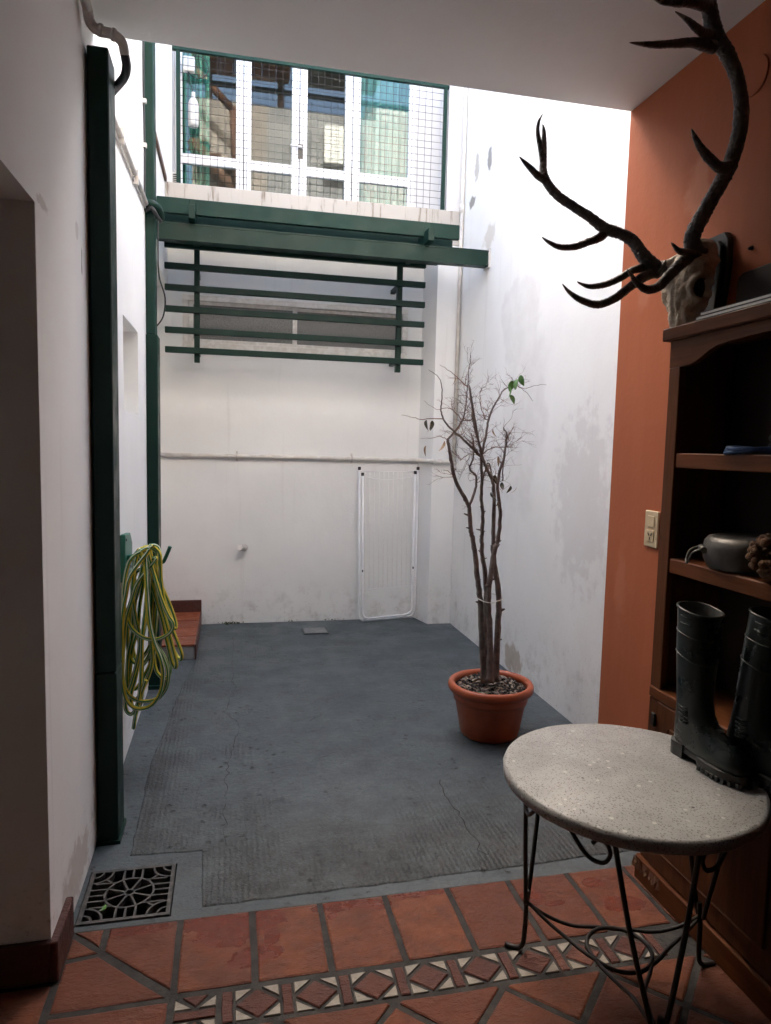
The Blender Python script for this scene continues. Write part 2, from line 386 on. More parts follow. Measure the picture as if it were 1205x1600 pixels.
# ------------------------------------------------------------------ mesh helpers
class MB:
    def __init__(s): s.v = []; s.f = []; s.mi = []; s.sm = []
    def add(s, vs, fs, mi=0, smooth=False):
        o = len(s.v); s.v += [tuple(v) for v in vs]
        for f in fs: s.f.append(tuple(i + o for i in f)); s.mi.append(mi); s.sm.append(smooth)
        return s
    def box(s, a, b, mi=0):
        (x0, y0, z0), (x1, y1, z1) = a, b
        return s.add([(x0, y0, z0), (x1, y0, z0), (x1, y1, z0), (x0, y1, z0), (x0, y0, z1), (x1, y0, z1), (x1, y1, z1), (x0, y1, z1)],
                     [(0, 3, 2, 1), (4, 5, 6, 7), (0, 1, 5, 4), (1, 2, 6, 5), (2, 3, 7, 6), (3, 0, 4, 7)], mi)
    def prism(s, poly, z0, z1, inset=0.0, mi=0, drop=None):
        """vertical prism; the top is drawn in by inset (a worn edge)"""
        n = len(poly); c = [sum(p[i] for p in poly) / n for i in (0, 1)]
        area = sum(poly[i][0] * poly[(i + 1) % n][1] - poly[(i + 1) % n][0] * poly[i][1] for i in range(n))
        if area < 0: poly = poly[::-1]
        vs = [(p[0], p[1], z0) for p in poly]
        if inset:
            e = inset
            vs += [(p[0], p[1], z1 - (drop or e)) for p in poly]
            def ins(p):
                d = Vector((c[0] - p[0], c[1] - p[1])); L = d.length or 1; k = min(.4, e * 1.4 / L); return (p[0] + d.x * k, p[1] + d.y * k, z1)
            vs += [ins(p) for p in poly]; L = 3
        else:
            vs += [(p[0], p[1], z1) for p in poly]; L = 2
        fs = [tuple(range(n))[::-1], tuple(range((L - 1) * n, L * n))]
        for k in range(L - 1):
            for i in range(n):
                j = (i + 1) % n; fs.append((k * n + i, k * n + j, (k + 1) * n + j, (k + 1) * n + i))
        return s.add(vs, fs, mi)
    def xprism(s, poly, x0, x1, mi=0):      # poly in (y, z)
        n = len(poly); vs = [(x0, p[0], p[1]) for p in poly] + [(x1, p[0], p[1]) for p in poly]
        fs = [tuple(range(n))[::-1], tuple(range(n, 2 * n))] + [(i, (i + 1) % n, n + (i + 1) % n, n + i) for i in range(n)]
        return s.add(vs, fs, mi)
    def tube(s, pts, rad, seg=8, closed=False, mi=0, stripes=None, cap=True, twist=0.0, rough=0.0):
        rgh = random.Random(len(s.v) + 77)
        pts = [Vector(p) for p in pts]; n = len(pts)
        if not hasattr(rad, '__len__'): rad = [rad] * n
        rings = []; up = None
        for i in range(n):
            a = pts[(i - 1) % n] if (closed or i > 0) else pts[i]; b = pts[(i + 1) % n] if (closed or i < n - 1) else pts[i]
            t = (b - a)
            if t.length < 1e-9: t = Vector((0, 0, 1))
            t.normalize()
            if up is None:
                up = Vector((0, 0, 1)) if abs(t.z) < .9 else Vector((1, 0, 0))
            up = (up - t * up.dot(t))
            if up.length < 1e-6: up = t.orthogonal()
            up.normalize(); sd = t.cross(up)
            tw = twist * i
            rings.append([pts[i] + (up * math.cos(2 * math.pi * k / seg + tw) + sd * math.sin(2 * math.pi * k / seg + tw)) * (rad[i] * (1 + (rgh.uniform(-rough, rough) if rough else 0))) for k in range(seg)])
        o = len(s.v)
        for r in rings: s.v += [tuple(v) for v in r]
        m = n if closed else n - 1
        for i in range(m):
            for k in range(seg):
                a = o + i * seg + k; b = o + i * seg + (k + 1) % seg; c = o + ((i + 1) % n) * seg + (k + 1) % seg; d = o + ((i + 1) % n) * seg + k
                s.f.append((a, b, c, d)); s.sm.append(True); s.mi.append(stripes[k % len(stripes)] if stripes else mi)
        if cap and not closed:
            s.f.append(tuple(o + k for k in range(seg))[::-1]); s.mi.append(mi); s.sm.append(False)
            s.f.append(tuple(o + (n - 1) * seg + k for k in range(seg))); s.mi.append(mi); s.sm.append(False)
        return s
    def lathe(s, prof, seg=40, c=(0, 0), mi=0, smooth=True):
        n = len(prof); o = len(s.v)
        for r, z in prof:
            for k in range(seg):
                a = 2 * math.pi * k / seg; s.v.append((c[0] + r * math.cos(a), c[1] + r * math.sin(a), z))
        for i in range(n - 1):
            for k in range(seg):
                s.f.append((o + i * seg + k, o + i * seg + (k + 1) % seg, o + (i + 1) * seg + (k + 1) % seg, o + (i + 1) * seg + k)); s.mi.append(mi); s.sm.append(smooth)
        return s
    def rings(s, rings, cap0=True, cap1=True, mi=0, smooth=True):
        n = len(rings[0]); o = len(s.v)
        for r in rings: s.v += [tuple(v) for v in r]
        for i in range(len(rings) - 1):
            for k in range(n):
                s.f.append((o + i * n + k, o + i * n + (k + 1) % n, o + (i + 1) * n + (k + 1) % n, o + (i + 1) * n + k)); s.mi.append(mi); s.sm.append(smooth)
        if cap0: s.f.append(tuple(o + k for k in range(n))[::-1]); s.mi.append(mi); s.sm.append(smooth)
        if cap1: s.f.append(tuple(o + (len(rings) - 1) * n + k for k in range(n))); s.mi.append(mi); s.sm.append(smooth)
        return s
    def build(s, name, mats, parent=None, bevel=0.0, recalc=True, loc=None):
        me = bpy.data.meshes.new(name); me.from_pydata(s.v, [], s.f)
        for m in (mats if isinstance(mats, (list, tuple)) else [mats]): me.materials.append(m)
        for p, i, k in zip(me.polygons, s.mi, s.sm): p.material_index = i; p.use_smooth = k
        if recalc:
            bm = bmesh.new(); bm.from_mesh(me); bmesh.ops.recalc_face_normals(bm, faces=bm.faces)
            if bevel:
                bmesh.ops.bevel(bm, geom=[e for e in bm.edges], offset=bevel, segments=1, affect='EDGES', profile=.7)
            bm.to_mesh(me); bm.free()
        o = bpy.data.objects.new(name, me); sc.collection.objects.link(o)
        if parent: o.parent = parent
        if loc: o.location = loc
        return o

def tag(o, label=None, cat=None, group=None, kind=None):
    if label: o['label'] = label
    if cat: o['category'] = cat
    if group: o['group'] = group
    if kind: o['kind'] = kind
    return o
def thing(name, loc, label, cat, group=None):
    o = bpy.data.objects.new(name, None); sc.collection.objects.link(o); o.location = loc
    o.empty_display_size = .05
    return tag(o, label, cat, group)
def box(name, a, b, m, parent=None, bevel=0.0):
    """box part given in world coordinates"""
    off = parent_loc(parent)
    a = tuple(a[i] - off[i] for i in range(3)); b = tuple(b[i] - off[i] for i in range(3))
    return MB().box(a, b).build(name, m, parent, bevel)
def parent_loc(p):
    v = Vector((0, 0, 0))
    while p is not None: v = v + p.location; p = p.parent
    return v
def tube(name, pts, rad, m, parent=None, seg=8, closed=False, **k):
    off = parent_loc(parent)
    return MB().tube([Vector(p) - off for p in pts], rad, seg, closed, **k).build(name, m, parent)
def spline(pts, n=6, closed=False):
    P = [Vector(p) for p in pts]; N = len(P); out = []
    for i in range(N if closed else N - 1):
        p0 = P[(i - 1) % N] if (closed or i > 0) else P[0]; p1 = P[i]; p2 = P[(i + 1) % N]; p3 = P[(i + 2) % N] if (closed or i + 2 < N) else P[-1]
        for k in range(n):
            t = k / n
            out.append(.5 * ((2 * p1) + (p2 - p0) * t + (2 * p0 - 5 * p1 + 4 * p2 - p3) * t * t + (3 * p1 - p0 - 3 * p2 + p3) * t ** 3))
    if not closed: out.append(P[-1])
    return out
def interp(vals, n):
    out = []
    for i in range(len(vals) - 1):
        for k in range(n): out.append(vals[i] + (vals[i + 1] - vals[i]) * k / n)
    return out + [vals[-1]]
def grid_wall(name, axis, t0, t1, us, zs, holes, m, parent=None, bevel=0):
    """wall slab with rectangular openings. axis 'x': slab between x=t0..t1, u runs along y."""
    mb = MB()
    for i in range(len(us) - 1):
        for j in range(len(zs) - 1):
            uc, zc = (us[i] + us[i + 1]) / 2, (zs[j] + zs[j + 1]) / 2
            if any(h[0] < uc < h[1] and h[2] < zc < h[3] for h in holes): continue
            if axis == 'x': mb.box((t0, us[i], zs[j]), (t1, us[i + 1], zs[j + 1]))
            else: mb.box((us[i], t0, zs[j]), (us[i + 1], t1, zs[j + 1]))
    # weld the cells and drop the faces inside the wall
    o = mb.build(name, m, parent, recalc=False)
    bm = bmesh.new(); bm.from_mesh(o.data); bmesh.ops.remove_doubles(bm, verts=bm.verts, dist=1e-5)
    bm.verts.index_update(); seen = {}
    for f in bm.faces: seen.setdefault(tuple(sorted(v.index for v in f.verts)), []).append(f)
    dele = [f for fs in seen.values() if len(fs) > 1 for f in fs]
    bmesh.ops.delete(bm, geom=dele, context='FACES')
    bmesh.ops.recalc_face_normals(bm, faces=bm.faces); bm.to_mesh(o.data); bm.free()
    return o
def clip(poly, a, b, c):
    """keep the part of poly with a*x + b*y <= c"""
    out = []
    for i in range(len(poly)):
        p, q = poly[i], poly[(i + 1) % len(poly)]; dp, dq = a * p[0] + b * p[1] - c, a * q[0] + b * q[1] - c
        if dp <= 0: out.append(p)
        if dp * dq < 0:
            t = dp / (dp - dq); out.append((p[0] + (q[0] - p[0]) * t, p[1] + (q[1] - p[1]) * t))
    return out

# ================================================================== large structure
XL, XR, XO, YB, YC, ZC, YE, YT = -.45, 1.735, 1.547, 5.45, 5.235, 2.75, 2.61, 2.0
g = MB().box((-60, -60, -.5), (60, 60, -.45)).build('ground', M['earth']); tag(g, kind='structure')

# patio floor: painted sheet with a hole for the drain, worn screed field on top
GX0, GX1, GY0, GY1 = -.436, -.168, 2.022, 2.288
pf = MB()
for (x0, x1, y0, y1) in ((-.80, GX0, YT, 5.46), (GX0, GX1, YT, GY0), (GX0, GX1, GY1, 5.46), (GX1, 1.74, YT, 5.46)):
    pf.add([(x0, y0, 0), (x1, y0, 0), (x1, y1, 0), (x0, y1, 0)], [(0, 1, 2, 3)])
pf = pf.build('patio_floor', M['floor']); tag(pf, kind='structure')
ed = [(-.078, 2.045), (.4, 2.052), (.9, 2.062), (1.36, 2.075), (1.60, 2.085), (1.615, 3.0), (1.605, 4.2), (1.59, 5.03), (.9, 5.10), (.2, 5.15), (-.19, 5.17), (-.205, 4.6), (-.27, 4.0), (-.335, 3.05), (-.328, 2.36), (-.09, 2.345)]
fine = []
rj = random.Random(3)
for i in range(len(ed)):
    a, b = ed[i], ed[(i + 1) % len(ed)]; L = math.dist(a, b); k = max(1, int(L / .05))
    for q in range(k):
        j = .004 if q else .001
        fine.append((a[0] + (b[0] - a[0]) * q / k + rj.uniform(-j, j), a[1] + (b[1] - a[1]) * q / k + rj.uniform(-j, j)))
scr = MB().prism(fine, .0003, .0035, .003, drop=.0025).build('patio_screed', M['screed']); tag(scr, kind='structure')
# cracks in the screed
def crack(pts, w, seed):
    rr = random.Random(seed); P = []
    for i in range(len(pts) - 1):
        a, b = pts[i], pts[i + 1]; k = max(2, int(math.dist(a, b) / .03))
        for q in range(k):
            t = q / k; P.append((a[0] + (b[0] - a[0]) * t + rr.gauss(0, .007), a[1] + (b[1] - a[1]) * t + rr.gauss(0, .004)))
    vs, fs = [], []
    for i, p in enumerate(P):
        d = Vector(P[min(i + 1, len(P) - 1)]) - Vector(P[max(i - 1, 0)]); d.normalize(); n = Vector((-d.y, d.x)) * w * rr.uniform(.3, 1)
        vs += [(p[0] + n.x, p[1] + n.y, .0046), (p[0] - n.x, p[1] - n.y, .0046)]
        if i: fs.append((2 * i - 2, 2 * i - 1, 2 * i + 1, 2 * i))
    return MB().add(vs, fs).build('crack', M['dirt'], scr)
crack([(.03, 5.1), (.013, 4.387), (.03, 3.9), (-.03, 3.6), (.052, 3.449), (-.009, 2.962), (-.019, 2.497), (-.007, 2.33)], .0016, 1)
crack([(.856, 2.695), (.862, 2.4), (.877, 2.111)], .0022, 2)
crack([(.40, 3.40), (.469, 3.50), (.60, 3.65), (.9, 3.60), (1.15, 3.611)], .0013, 3)
crack([(1.25, 4.6), (1.33, 4.2), (1.38, 3.6)], .0012, 4)
crack([(.1, 2.9), (.35, 2.95), (.5, 3.05)], .001, 5)
# small metal drain cover near the back wall
dl = thing('drain_cover', (.63, 5.12, .0035), 'small square grey metal drain cover in the patio floor near the back wall', 'drain cover')
MB().box((-.095, -.085, 0), (.095, .085, .006)).build('frame', M['wire'], dl)
MB().box((-.084, -.074, .0061), (.084, .074, .009)).build('lid', M['lid'], dl)

# porch floor of terracotta tiles
tf = MB().add([(-1.9, -2.6, -.0005), (1.56, -2.6, -.0005), (1.56, YT, -.0005), (-1.9, YT, -.0005)], [(0, 1, 2, 3)]).build('tiled_floor', M['sill']); tag(tf, kind='structure')
rt = random.Random(11)
def tile(name, poly, m, top=.004, inset=.004):
    h = top + rt.uniform(-.0012, .0012)
    c = (sum(p[0] for p in poly) / len(poly), sum(p[1] for p in poly) / len(poly))
    q = [(p[0] - c[0], p[1] - c[1]) for p in poly]
    # slightly uneven hand-made outline
    out = []
    for i in range(len(q)):
        a, b = q[i], q[(i + 1) % len(q)]; k = 3 if math.dist(a, b) > .09 else 1
        for s_ in range(k):
            t = s_ / k; w = .0015 if k > 1 and s_ else .0008
            out.append((a[0] + (b[0] - a[0]) * t + rt.uniform(-w, w), a[1] + (b[1] - a[1]) * t + rt.uniform(-w, w)))
    return MB().prism(out, -.008, h, inset, drop=.0025).build(name, m, tf, loc=(c[0], c[1], 0))
G = .0095
xs = [-.138, .068, .2715, .4755, .679, .886, 1.0945, 1.30]
for i in range(len(xs) - 1):
    x0, x1 = xs[i] + G, xs[i + 1] - G
    tile('tile', [(x0, 1.716), (x1, 1.716), (x1, 1.996), (x0, 1.996)], M['tile'])
tile('tile', [(1.31, 1.72), (1.54, 1.72), (1.54, 1.996), (1.31, 1.996)], M['tile'])
tile('tile', [(-.332, 1.994), (-.147, 1.994), (-.147, 1.732), (-.332, 1.905)], M['tile'])
tile('tile', [(-.351, 1.994), (-.425, 1.994), (-.351, 1.925)], M['tile'])
tile('tile', [(-.428, 1.972), (-.352, 1.900), (-.428, 1.893)], M['tile'])
tile('tile', [(-.428, 1.876), (-.347, 1.886), (-.158, 1.708), (-.428, 1.708)], M['tile'])
tile('tile', [(-.428, 1.688), (-.149, 1.688), (-.149, 1.45), (-.428, 1.45)], M['tile'])
tile('tile', [(-.428, 1.430), (-.149, 1.430), (-.149, 1.20), (-.428, 1.20)], M['tile'])
tile('tile', [(-.75, 1.80), (-.447, 1.80), (-.447, 1.52), (-.75, 1.52)], M['tile'])
tile('tile', [(-.75, 1.50), (-.447, 1.50), (-.447, 1.22), (-.75, 1.22)], M['tile'])
# mosaic band: clay diamonds in travertine corners between clay strips
def cell(x0, x1, y0, y1, half=False):
    g_ = .0035; cx, cy = (x0 + x1) / 2, (y0 + y1) / 2; hx, hy = (x1 - x0) / 2, (y1 - y0) / 2
    k = .012
    tile('mosaic_diamond', [(cx, y1 - .002), (x1 - .002, cy), (cx, y0 + .002), (x0 + .002, cy)], M['mosaic'], .0035, .0025)
    for sx in (-1, 1):
        for sy in (-1, 1):
            px, py = cx + sx * hx, cy + sy * hy
            tile('travertine_corner', [(px, py), (px - sx * (hx - k), py), (px, py - sy * (hy - k))], M['travertine'], .0035, .0018)
ym0, ym1 = 1.598, 1.694
for i in range(9):
    cx = -.003 + .1493 * i
    tile('mosaic_strip', [(cx - .0125, ym0), (cx + .0125, ym0), (cx + .0125, ym1), (cx - .0125, ym1)], M['mosaic'], .0035, .002)
    if i < 8: cell(cx + .0195, cx + .1493 - .0195, ym0, ym1)
tile('mosaic_diamond', [(-.112, 1.694), (-.050, 1.694), (-.081, 1.662)], M['mosaic'], .0035, .002)
tile('travertine_corner', [(-.131, 1.69), (-.131, 1.657), (-.09, 1.657)], M['travertine'], .0035, .002)
tile('travertine_corner', [(-.031, 1.69), (-.031, 1.657), (-.072, 1.657)], M['travertine'], .0035, .002)
for k in range(3):
    y1 = 1.648 - k * .149
    tile('mosaic_strip', [(-.131, y1 - .024), (-.031, y1 - .024), (-.031, y1), (-.131, y1)], M['mosaic'], .0035, .002)
    cell(-.131, -.031, y1 - .137, y1 - .032)
# diagonal tiles nearer the camera
p_ = .292
for i in range(-6, 6):
    for j in range(-6, 6):
        d0, s0 = -1.165 + i * p_, 1.985 + j * p_        # x-y and x+y
        gg = G * 1.4142
        cs = [(d0 + gg, s0 + gg), (d0 + p_ - gg, s0 + gg), (d0 + p_ - gg, s0 + p_ - gg), (d0 + gg, s0 + p_ - gg)]
        poly = [((d + s_) / 2, (s_ - d) / 2) for d, s_ in cs]
        for a, b, c in ((0, 1, 1.580), (0, -1, -.75), (1, 0, 1.40), (-1, 0, .012)):
            poly = clip(poly, a, b, c)
            if len(poly) < 3: break
        if len(poly) >= 3:
            ar = abs(sum(poly[q][0] * poly[(q + 1) % len(poly)][1] - poly[(q + 1) % len(poly)][0] * poly[q][1] for q in range(len(poly)))) / 2
            if ar > .0008: tile('tile', poly, M['tile'])

# left wall with the near doorway, the niche and the far doorway
lw = grid_wall('left_wall', 'x', -.75, XL, [-2.6, .9, 1.83, 3.205, 3.70, 3.95, 4.5, 5.47, 5.9], [-.01, 1.535, 1.94, 1.955, 2.53, ZC, 3.55, 4.3],
               [(.9, 1.83, -.1, 1.955), (3.205, 3.70, 1.535, 1.94), (4.5, 5.47, -.1, 2.53), (-2.6, .9, ZC, 9), (.9, 1.83, ZC, 9), (1.83, 3.95, 3.55, 9)], M['left'])
tag(lw, 'tall white plastered wall on the left with doorway and small niche', 'wall')
box('niche_back', (-.72, 3.18, 1.50), (-.60, 3.73, 1.97), M['left'], lw)
box('doorway_back', (-1.0, 4.45, -.01), (-.76, 5.5, 2.6), M['left'], lw)
# skirting tiles round the near doorway
box('skirting_tile', (XL + .0005, 1.812, .0), (XL + .02, 2.0, .112), M['skirt'], lw, .003)
box('skirting_tile', (-.76, 1.812, .0), (XL - .001, 1.829, .112), M['skirt'], lw, .003)
# right hand walls
rw = MB().xprism([(2.40, -.01), (5.9, -.01), (5.9, 4.4), (3.95, 4.4), (3.95, 3.52), (2.40, 3.52)], XR, 1.92).build('right_wall', M['right']); tag(rw, 'white patio wall on the right with grey bare patches and stains', 'wall')
ow = box('orange_wall', (XO, -2.6, -.01), (XR - .001, YE, ZC - .001), M['orange']); tag(ow, 'orange painted wall on the right under the ceiling', 'wall')
# round cover plate painted over and a screw hole
cp = MB().tube([(0, 0, 0), (-.006, 0, 0)], .056, 32).build('cover_plate', M['orange'], None, loc=(XO - .0005, 1.918, 2.545))
tag(cp, 'round orange painted cover plate high on the orange wall', 'cover plate')
nh = MB().tube([(0, 0, 0), (-.012, .002, -.002)], [.008, .004], 8).build('wall_plug', M['dirt'], None, loc=(XO - .0005, 1.88, 2.03))
tag(nh, 'small dark wall plug in the orange wall right of the skull', 'wall plug')
# ceiling of the porch
ce = box('porch_ceiling', (-1.9, -2.6, ZC), (1.92, YE, ZC + .2), M['ceiling']); tag(ce, kind='structure')
# rooms behind the camera, closed
rwall = box('rear_wall', (-1.9, -2.75, -.01), (1.92, -2.601, ZC), M['left']); tag(rwall, 'white wall closing off the porch behind the viewer', 'wall')
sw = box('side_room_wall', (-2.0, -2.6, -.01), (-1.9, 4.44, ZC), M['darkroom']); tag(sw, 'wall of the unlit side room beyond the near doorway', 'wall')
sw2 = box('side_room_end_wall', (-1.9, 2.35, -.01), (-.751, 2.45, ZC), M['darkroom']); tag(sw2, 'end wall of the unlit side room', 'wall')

# back wall with the strip window opening
WX0, WX1, WZ0, WZ1 = -.347, 1.374, 2.117, 2.492
bw = grid_wall('back_wall', 'y', YB, 5.6, [-.755, WX0, WX1, XR - .001], [-.01, WZ0, WZ1, 2.949], [(WX0, WX1, WZ0, WZ1)], M['back'])
tag(bw, 'white back wall of the patio below the balcony ledge', 'wall')
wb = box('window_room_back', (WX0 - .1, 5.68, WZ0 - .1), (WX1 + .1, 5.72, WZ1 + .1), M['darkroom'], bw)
# pilaster in the right corner
pl = MB().prism([(1.546, YC), (XR - .002, YC), (XR - .002, YB - .001), (1.492, YB - .001)], -.01, 2.948).build('corner_column', M['back'])
tag(pl, 'white square column filling the right back corner', 'column')
# balcony ledge
lb = box('balcony_ledge', (-.449, YC, 2.95), (XR - .002, 5.899, 3.207), M['ledge'], None, .004); tag(lb, 'dirty cream balcony ledge with dark drip stains above the pergola', 'ledge')
# upper storey: piers, wall over the doors, unlit room behind the doors
uf = grid_wall('upper_wall', 'y', 5.47, 5.62, [-.449, -.395, 1.40, XR - .002], [3.208, 5.0, 5.95], [(-.395, 1.40, 3.2, 5.0)], M['upper'])
tag(uf, 'bright white upper storey wall around the balcony doors', 'wall')
box('pier', (1.60, YC + .012, 3.208), (XR - .002, 5.469, 5.0), M['upper'], uf)
box('pier', (-.449, YC + .012, 3.208), (-.40, 5.469, 4.3), M['upper'], uf)
rm = MB()
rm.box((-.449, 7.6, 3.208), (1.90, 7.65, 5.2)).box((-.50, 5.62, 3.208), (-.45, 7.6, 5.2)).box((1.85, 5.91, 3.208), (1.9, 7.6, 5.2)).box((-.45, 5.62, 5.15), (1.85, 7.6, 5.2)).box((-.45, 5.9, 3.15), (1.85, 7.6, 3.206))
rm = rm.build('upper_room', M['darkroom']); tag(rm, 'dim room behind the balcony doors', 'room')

# opposite upper terrace, seen mirrored in the balcony doors
tw = MB().box((-.449, 1.95, 2.951), (.42, 2.1, 5.45), 2).box((.42, 1.95, 2.951), (1.62, 2.1, 5.45)).box((1.62, 1.95, 2.951), (3.0, 2.1, 5.62), 1).build('terrace_wall', [M['concrete'], M['terrasunlit'], M['terrabeige']])  # right stretch coloured pale to imitate sunlight on the wall
tag(tw, 'grey concrete terrace wall across from the balcony doors', 'wall')
ev = thing('roof_eave', (.2, 2.4, 5.72), 'brown boarded roof eave over the terrace wall', 'eave')
for k in range(7):
    box('board', (-.44 + k * .16, 2.07, 5.74), (-.44 + k * .16 + .155, 2.45, 5.77), M['eave'], ev)
for k in range(2): box('rafter', (-.30 + k * .85, 1.96, 5.7705), (-.22 + k * .85, 2.45, 5.86), M['eave'], ev)
for k in range(2): box('roof_post', (-.30 + k * .85, 1.97, 5.451), (-.22 + k * .85, 2.05, 5.770), M['eave'], ev)
nt = box('shade_net', (.70, 2.07, 5.74), (XR - .01, 2.45, 5.75), M['net']); tag(nt, 'dark shade net stretched beside the brown eave', 'net')
ts = thing('wooden_stair', (-.2, 2.2, 2.951), 'brown wooden stair with railing beside the terrace wall', 'stair')
def beam2(name, a, b, w):
    a, b = Vector(a), Vector(b); MB().tube([a - ts.location, b - ts.location], w, 4).build(name, M['eave'], ts)
beam2('stringer', (.30, 2.22, 4.05), (-.44, 2.22, 4.85), .07); beam2('stringer', (.30, 2.40, 4.05), (-.44, 2.40, 4.85), .07)
beam2('handrail', (.02, 2.45, 5.20), (-.44, 2.45, 5.62), .045); beam2('newel', (.06, 2.45, 4.30), (.02, 2.45, 5.22), .045)
for k in range(5): box('tread', (.14 - k * .13, 2.18, 4.26 + k * .14), (.28 - k * .13, 2.44, 4.285 + k * .14), M['eave'], ts)
ac = thing('air_conditioner', (1.27, 2.1, 4.9), 'white air conditioner unit hung on the terrace wall', 'air conditioner')
box('casing', (1.08, 2.101, 4.78), (1.46, 2.34, 5.22), M['acwhite'], ac, .01)
for k in range(9): box('grille_slat', (1.36, 2.341, 4.82 + k * .042), (1.44, 2.347, 4.84 + k * .042), M['dark'], ac)

# ================================================================== balcony doors and guard
bd = thing('balcony_doors', (.5, 5.45, 3.207), 'white glazed balcony doors with mid rails and green curtains behind', 'door')
DY = 5.455
stiles = [(-.394, -.345), (.035, .145), (.443, .557), (.843, .962), (1.343, 1.398)]
for a, b in stiles:
    if b - a > .09:
        m_ = (a + b) / 2
        box('stile', (a, DY, 3.208), (m_ - .003, DY + .045, 4.99), M['white_alu'], bd, .004)
        box('stile', (m_ + .003, DY, 3.208), (b, DY + .045, 4.99), M['white_alu'], bd, .004)
    else: box('stile', (a, DY, 3.208), (b, DY + .045, 4.99), M['white_alu'], bd, .004)
for i in range(4):
    a, b = stiles[i][1] + .0005, stiles[i + 1][0] - .0005
    box('mid_rail', (a, DY + .003, 3.428), (b, DY + .042, 3.496), M['white_alu'], bd, .003)
    box('bottom_rail', (a, DY + .003, 3.208), (b, DY + .042, 3.262), M['white_alu'], bd, .003)
    box('top_rail', (a, DY + .003, 4.90), (b, DY + .042, 4.988), M['white_alu'], bd, .003)
    off = parent_loc(bd)
    for z0, z1 in ((3.262, 3.428), (3.496, 4.90)):
        MB().box((a - off.x - .004, DY + .022 - off.y, z0 - off.z - .004), (b - off.x + .004, DY + .026 - off.y, z1 - off.z + .004)).build('pane', M['glass'], bd)
hd = tube('handle', [(.515, DY - .002, 3.62), (.515, DY - .03, 3.62), (.43, DY - .034, 3.622)], .008, M['white_alu'], bd)
box('lock_plate', (.49, DY - .004, 3.545), (.525, DY - .0002, 3.65), M['alu'], bd)
def curtain(x0, x1, m, label, seed):
    rr = random.Random(seed); c = MB(); n = 70; vs = []; fs = []
    for i in range(n + 1):
        t = i / n; y = 5.60 + .028 * math.sin(t * 34 + rr.uniform(-.3, .3)) + .012 * math.sin(t * 83)
        for z in (3.23, 3.8, 4.4, 4.97): vs.append((x0 + (x1 - x0) * t, y + .006 * math.sin(z * 5 + t * 9), z))
    for i in range(n):
        for k in range(3): a = i * 4 + k; fs.append((a, a + 4, a + 5, a + 1))
    o = c.add(vs, fs, smooth=True).build('curtain', m); tag(o, label, 'curtain', 'curtains behind the balcony doors'); return o
curtain(-.36, -.16, M['curtain'], 'green curtain behind the leftmost balcony door', 1)
curtain(.98, 1.42, M['curtain_blue'], 'pale green curtain behind the rightmost balcony door', 2)
# hanging plastic bottle with a wire hoop, and a little box, behind the wire guard
hb = thing('spray_bottle', (-.265, 5.40, 3.66), 'white plastic bottle hanging from a wire hoop behind the wire guard', 'bottle')
MB().lathe([(.0, 0), (.034, .002), (.037, .02), (.037, .15), (.030, .175), (.014, .20), (.013, .235), (0, .236)], 20).build('body', M['acwhite'], hb)
MB().tube([(.075 * math.cos(a) + .03, 0, .41 + .075 * math.sin(a)) for a in [k * math.pi / 14 for k in range(28)]], .0035, 6, True).build('hoop', M['wire'], hb)
MB().tube(spline([(0, 0, .23), (-.02, 0, .30), (-.045, 0, .41)], 4), .003, 6).build('hook', M['wire'], hb)
sb = box('junction_box', (-.335, 5.38, 4.03), (-.255, 5.43, 4.13), M['acwhite'], None, .006); tag(sb, 'small white junction box at the upper left of the balcony doors', 'junction box')
# little white vent block at the foot of the wire guard
vb = thing('vent_block', (-.39, 5.30, 3.208), 'small grey slotted vent block standing on the ledge left end', 'vent')
box('body', (-.40, 5.281, 3.208), (-.372, 5.36, 3.29), M['acwhite'], vb)
for k in range(5): box('slot', (-.398, 5.278, 3.22 + k * .013), (-.374, 5.2805, 3.226 + k * .013), M['dark'], vb)

gd = thing('wire_guard', (.6, 5.27, 3.207), 'green framed wire mesh guard in front of the balcony doors', 'wire guard')
box('top_bar', (-.449, 5.255, 4.098), (1.692, 5.285, 4.128), M['green2'], gd)
box('side_bar', (-.374, 5.258, 3.208), (-.346, 5.282, 4.0975), M['green2'], gd)
box('side_bar', (1.562, 5.258, 3.208), (1.588, 5.282, 4.0975), M['green2'], gd)
tube('bar_end_hook', [(1.69, 5.27, 4.11), (1.70, 5.27, 4.09), (1.695, 5.265, 4.03)], .011, M['rubber'], gd)
wr = random.Random(5)
n = int((1.562 + .346) / .0505)
for k in range(1, n):
    x = -.346 + k * .0505
    tube('wire', [(x, 5.268, 3.208), (x + wr.uniform(-.004, .004), 5.268 + wr.uniform(-.003, .003), 3.65), (x + wr.uniform(-.003, .003), 5.268, 4.098)], .0016, M['wire'], gd, 5)
for k in range(1, 18):
    z = 3.20 + k * .0505
    tube('wire', [(-.346, 5.2715, z), (.6, 5.2715 + wr.uniform(-.003, .003), z + wr.uniform(-.006, .004)), (1.562, 5.2715, z)], .0016, M['wire'], gd, 5)

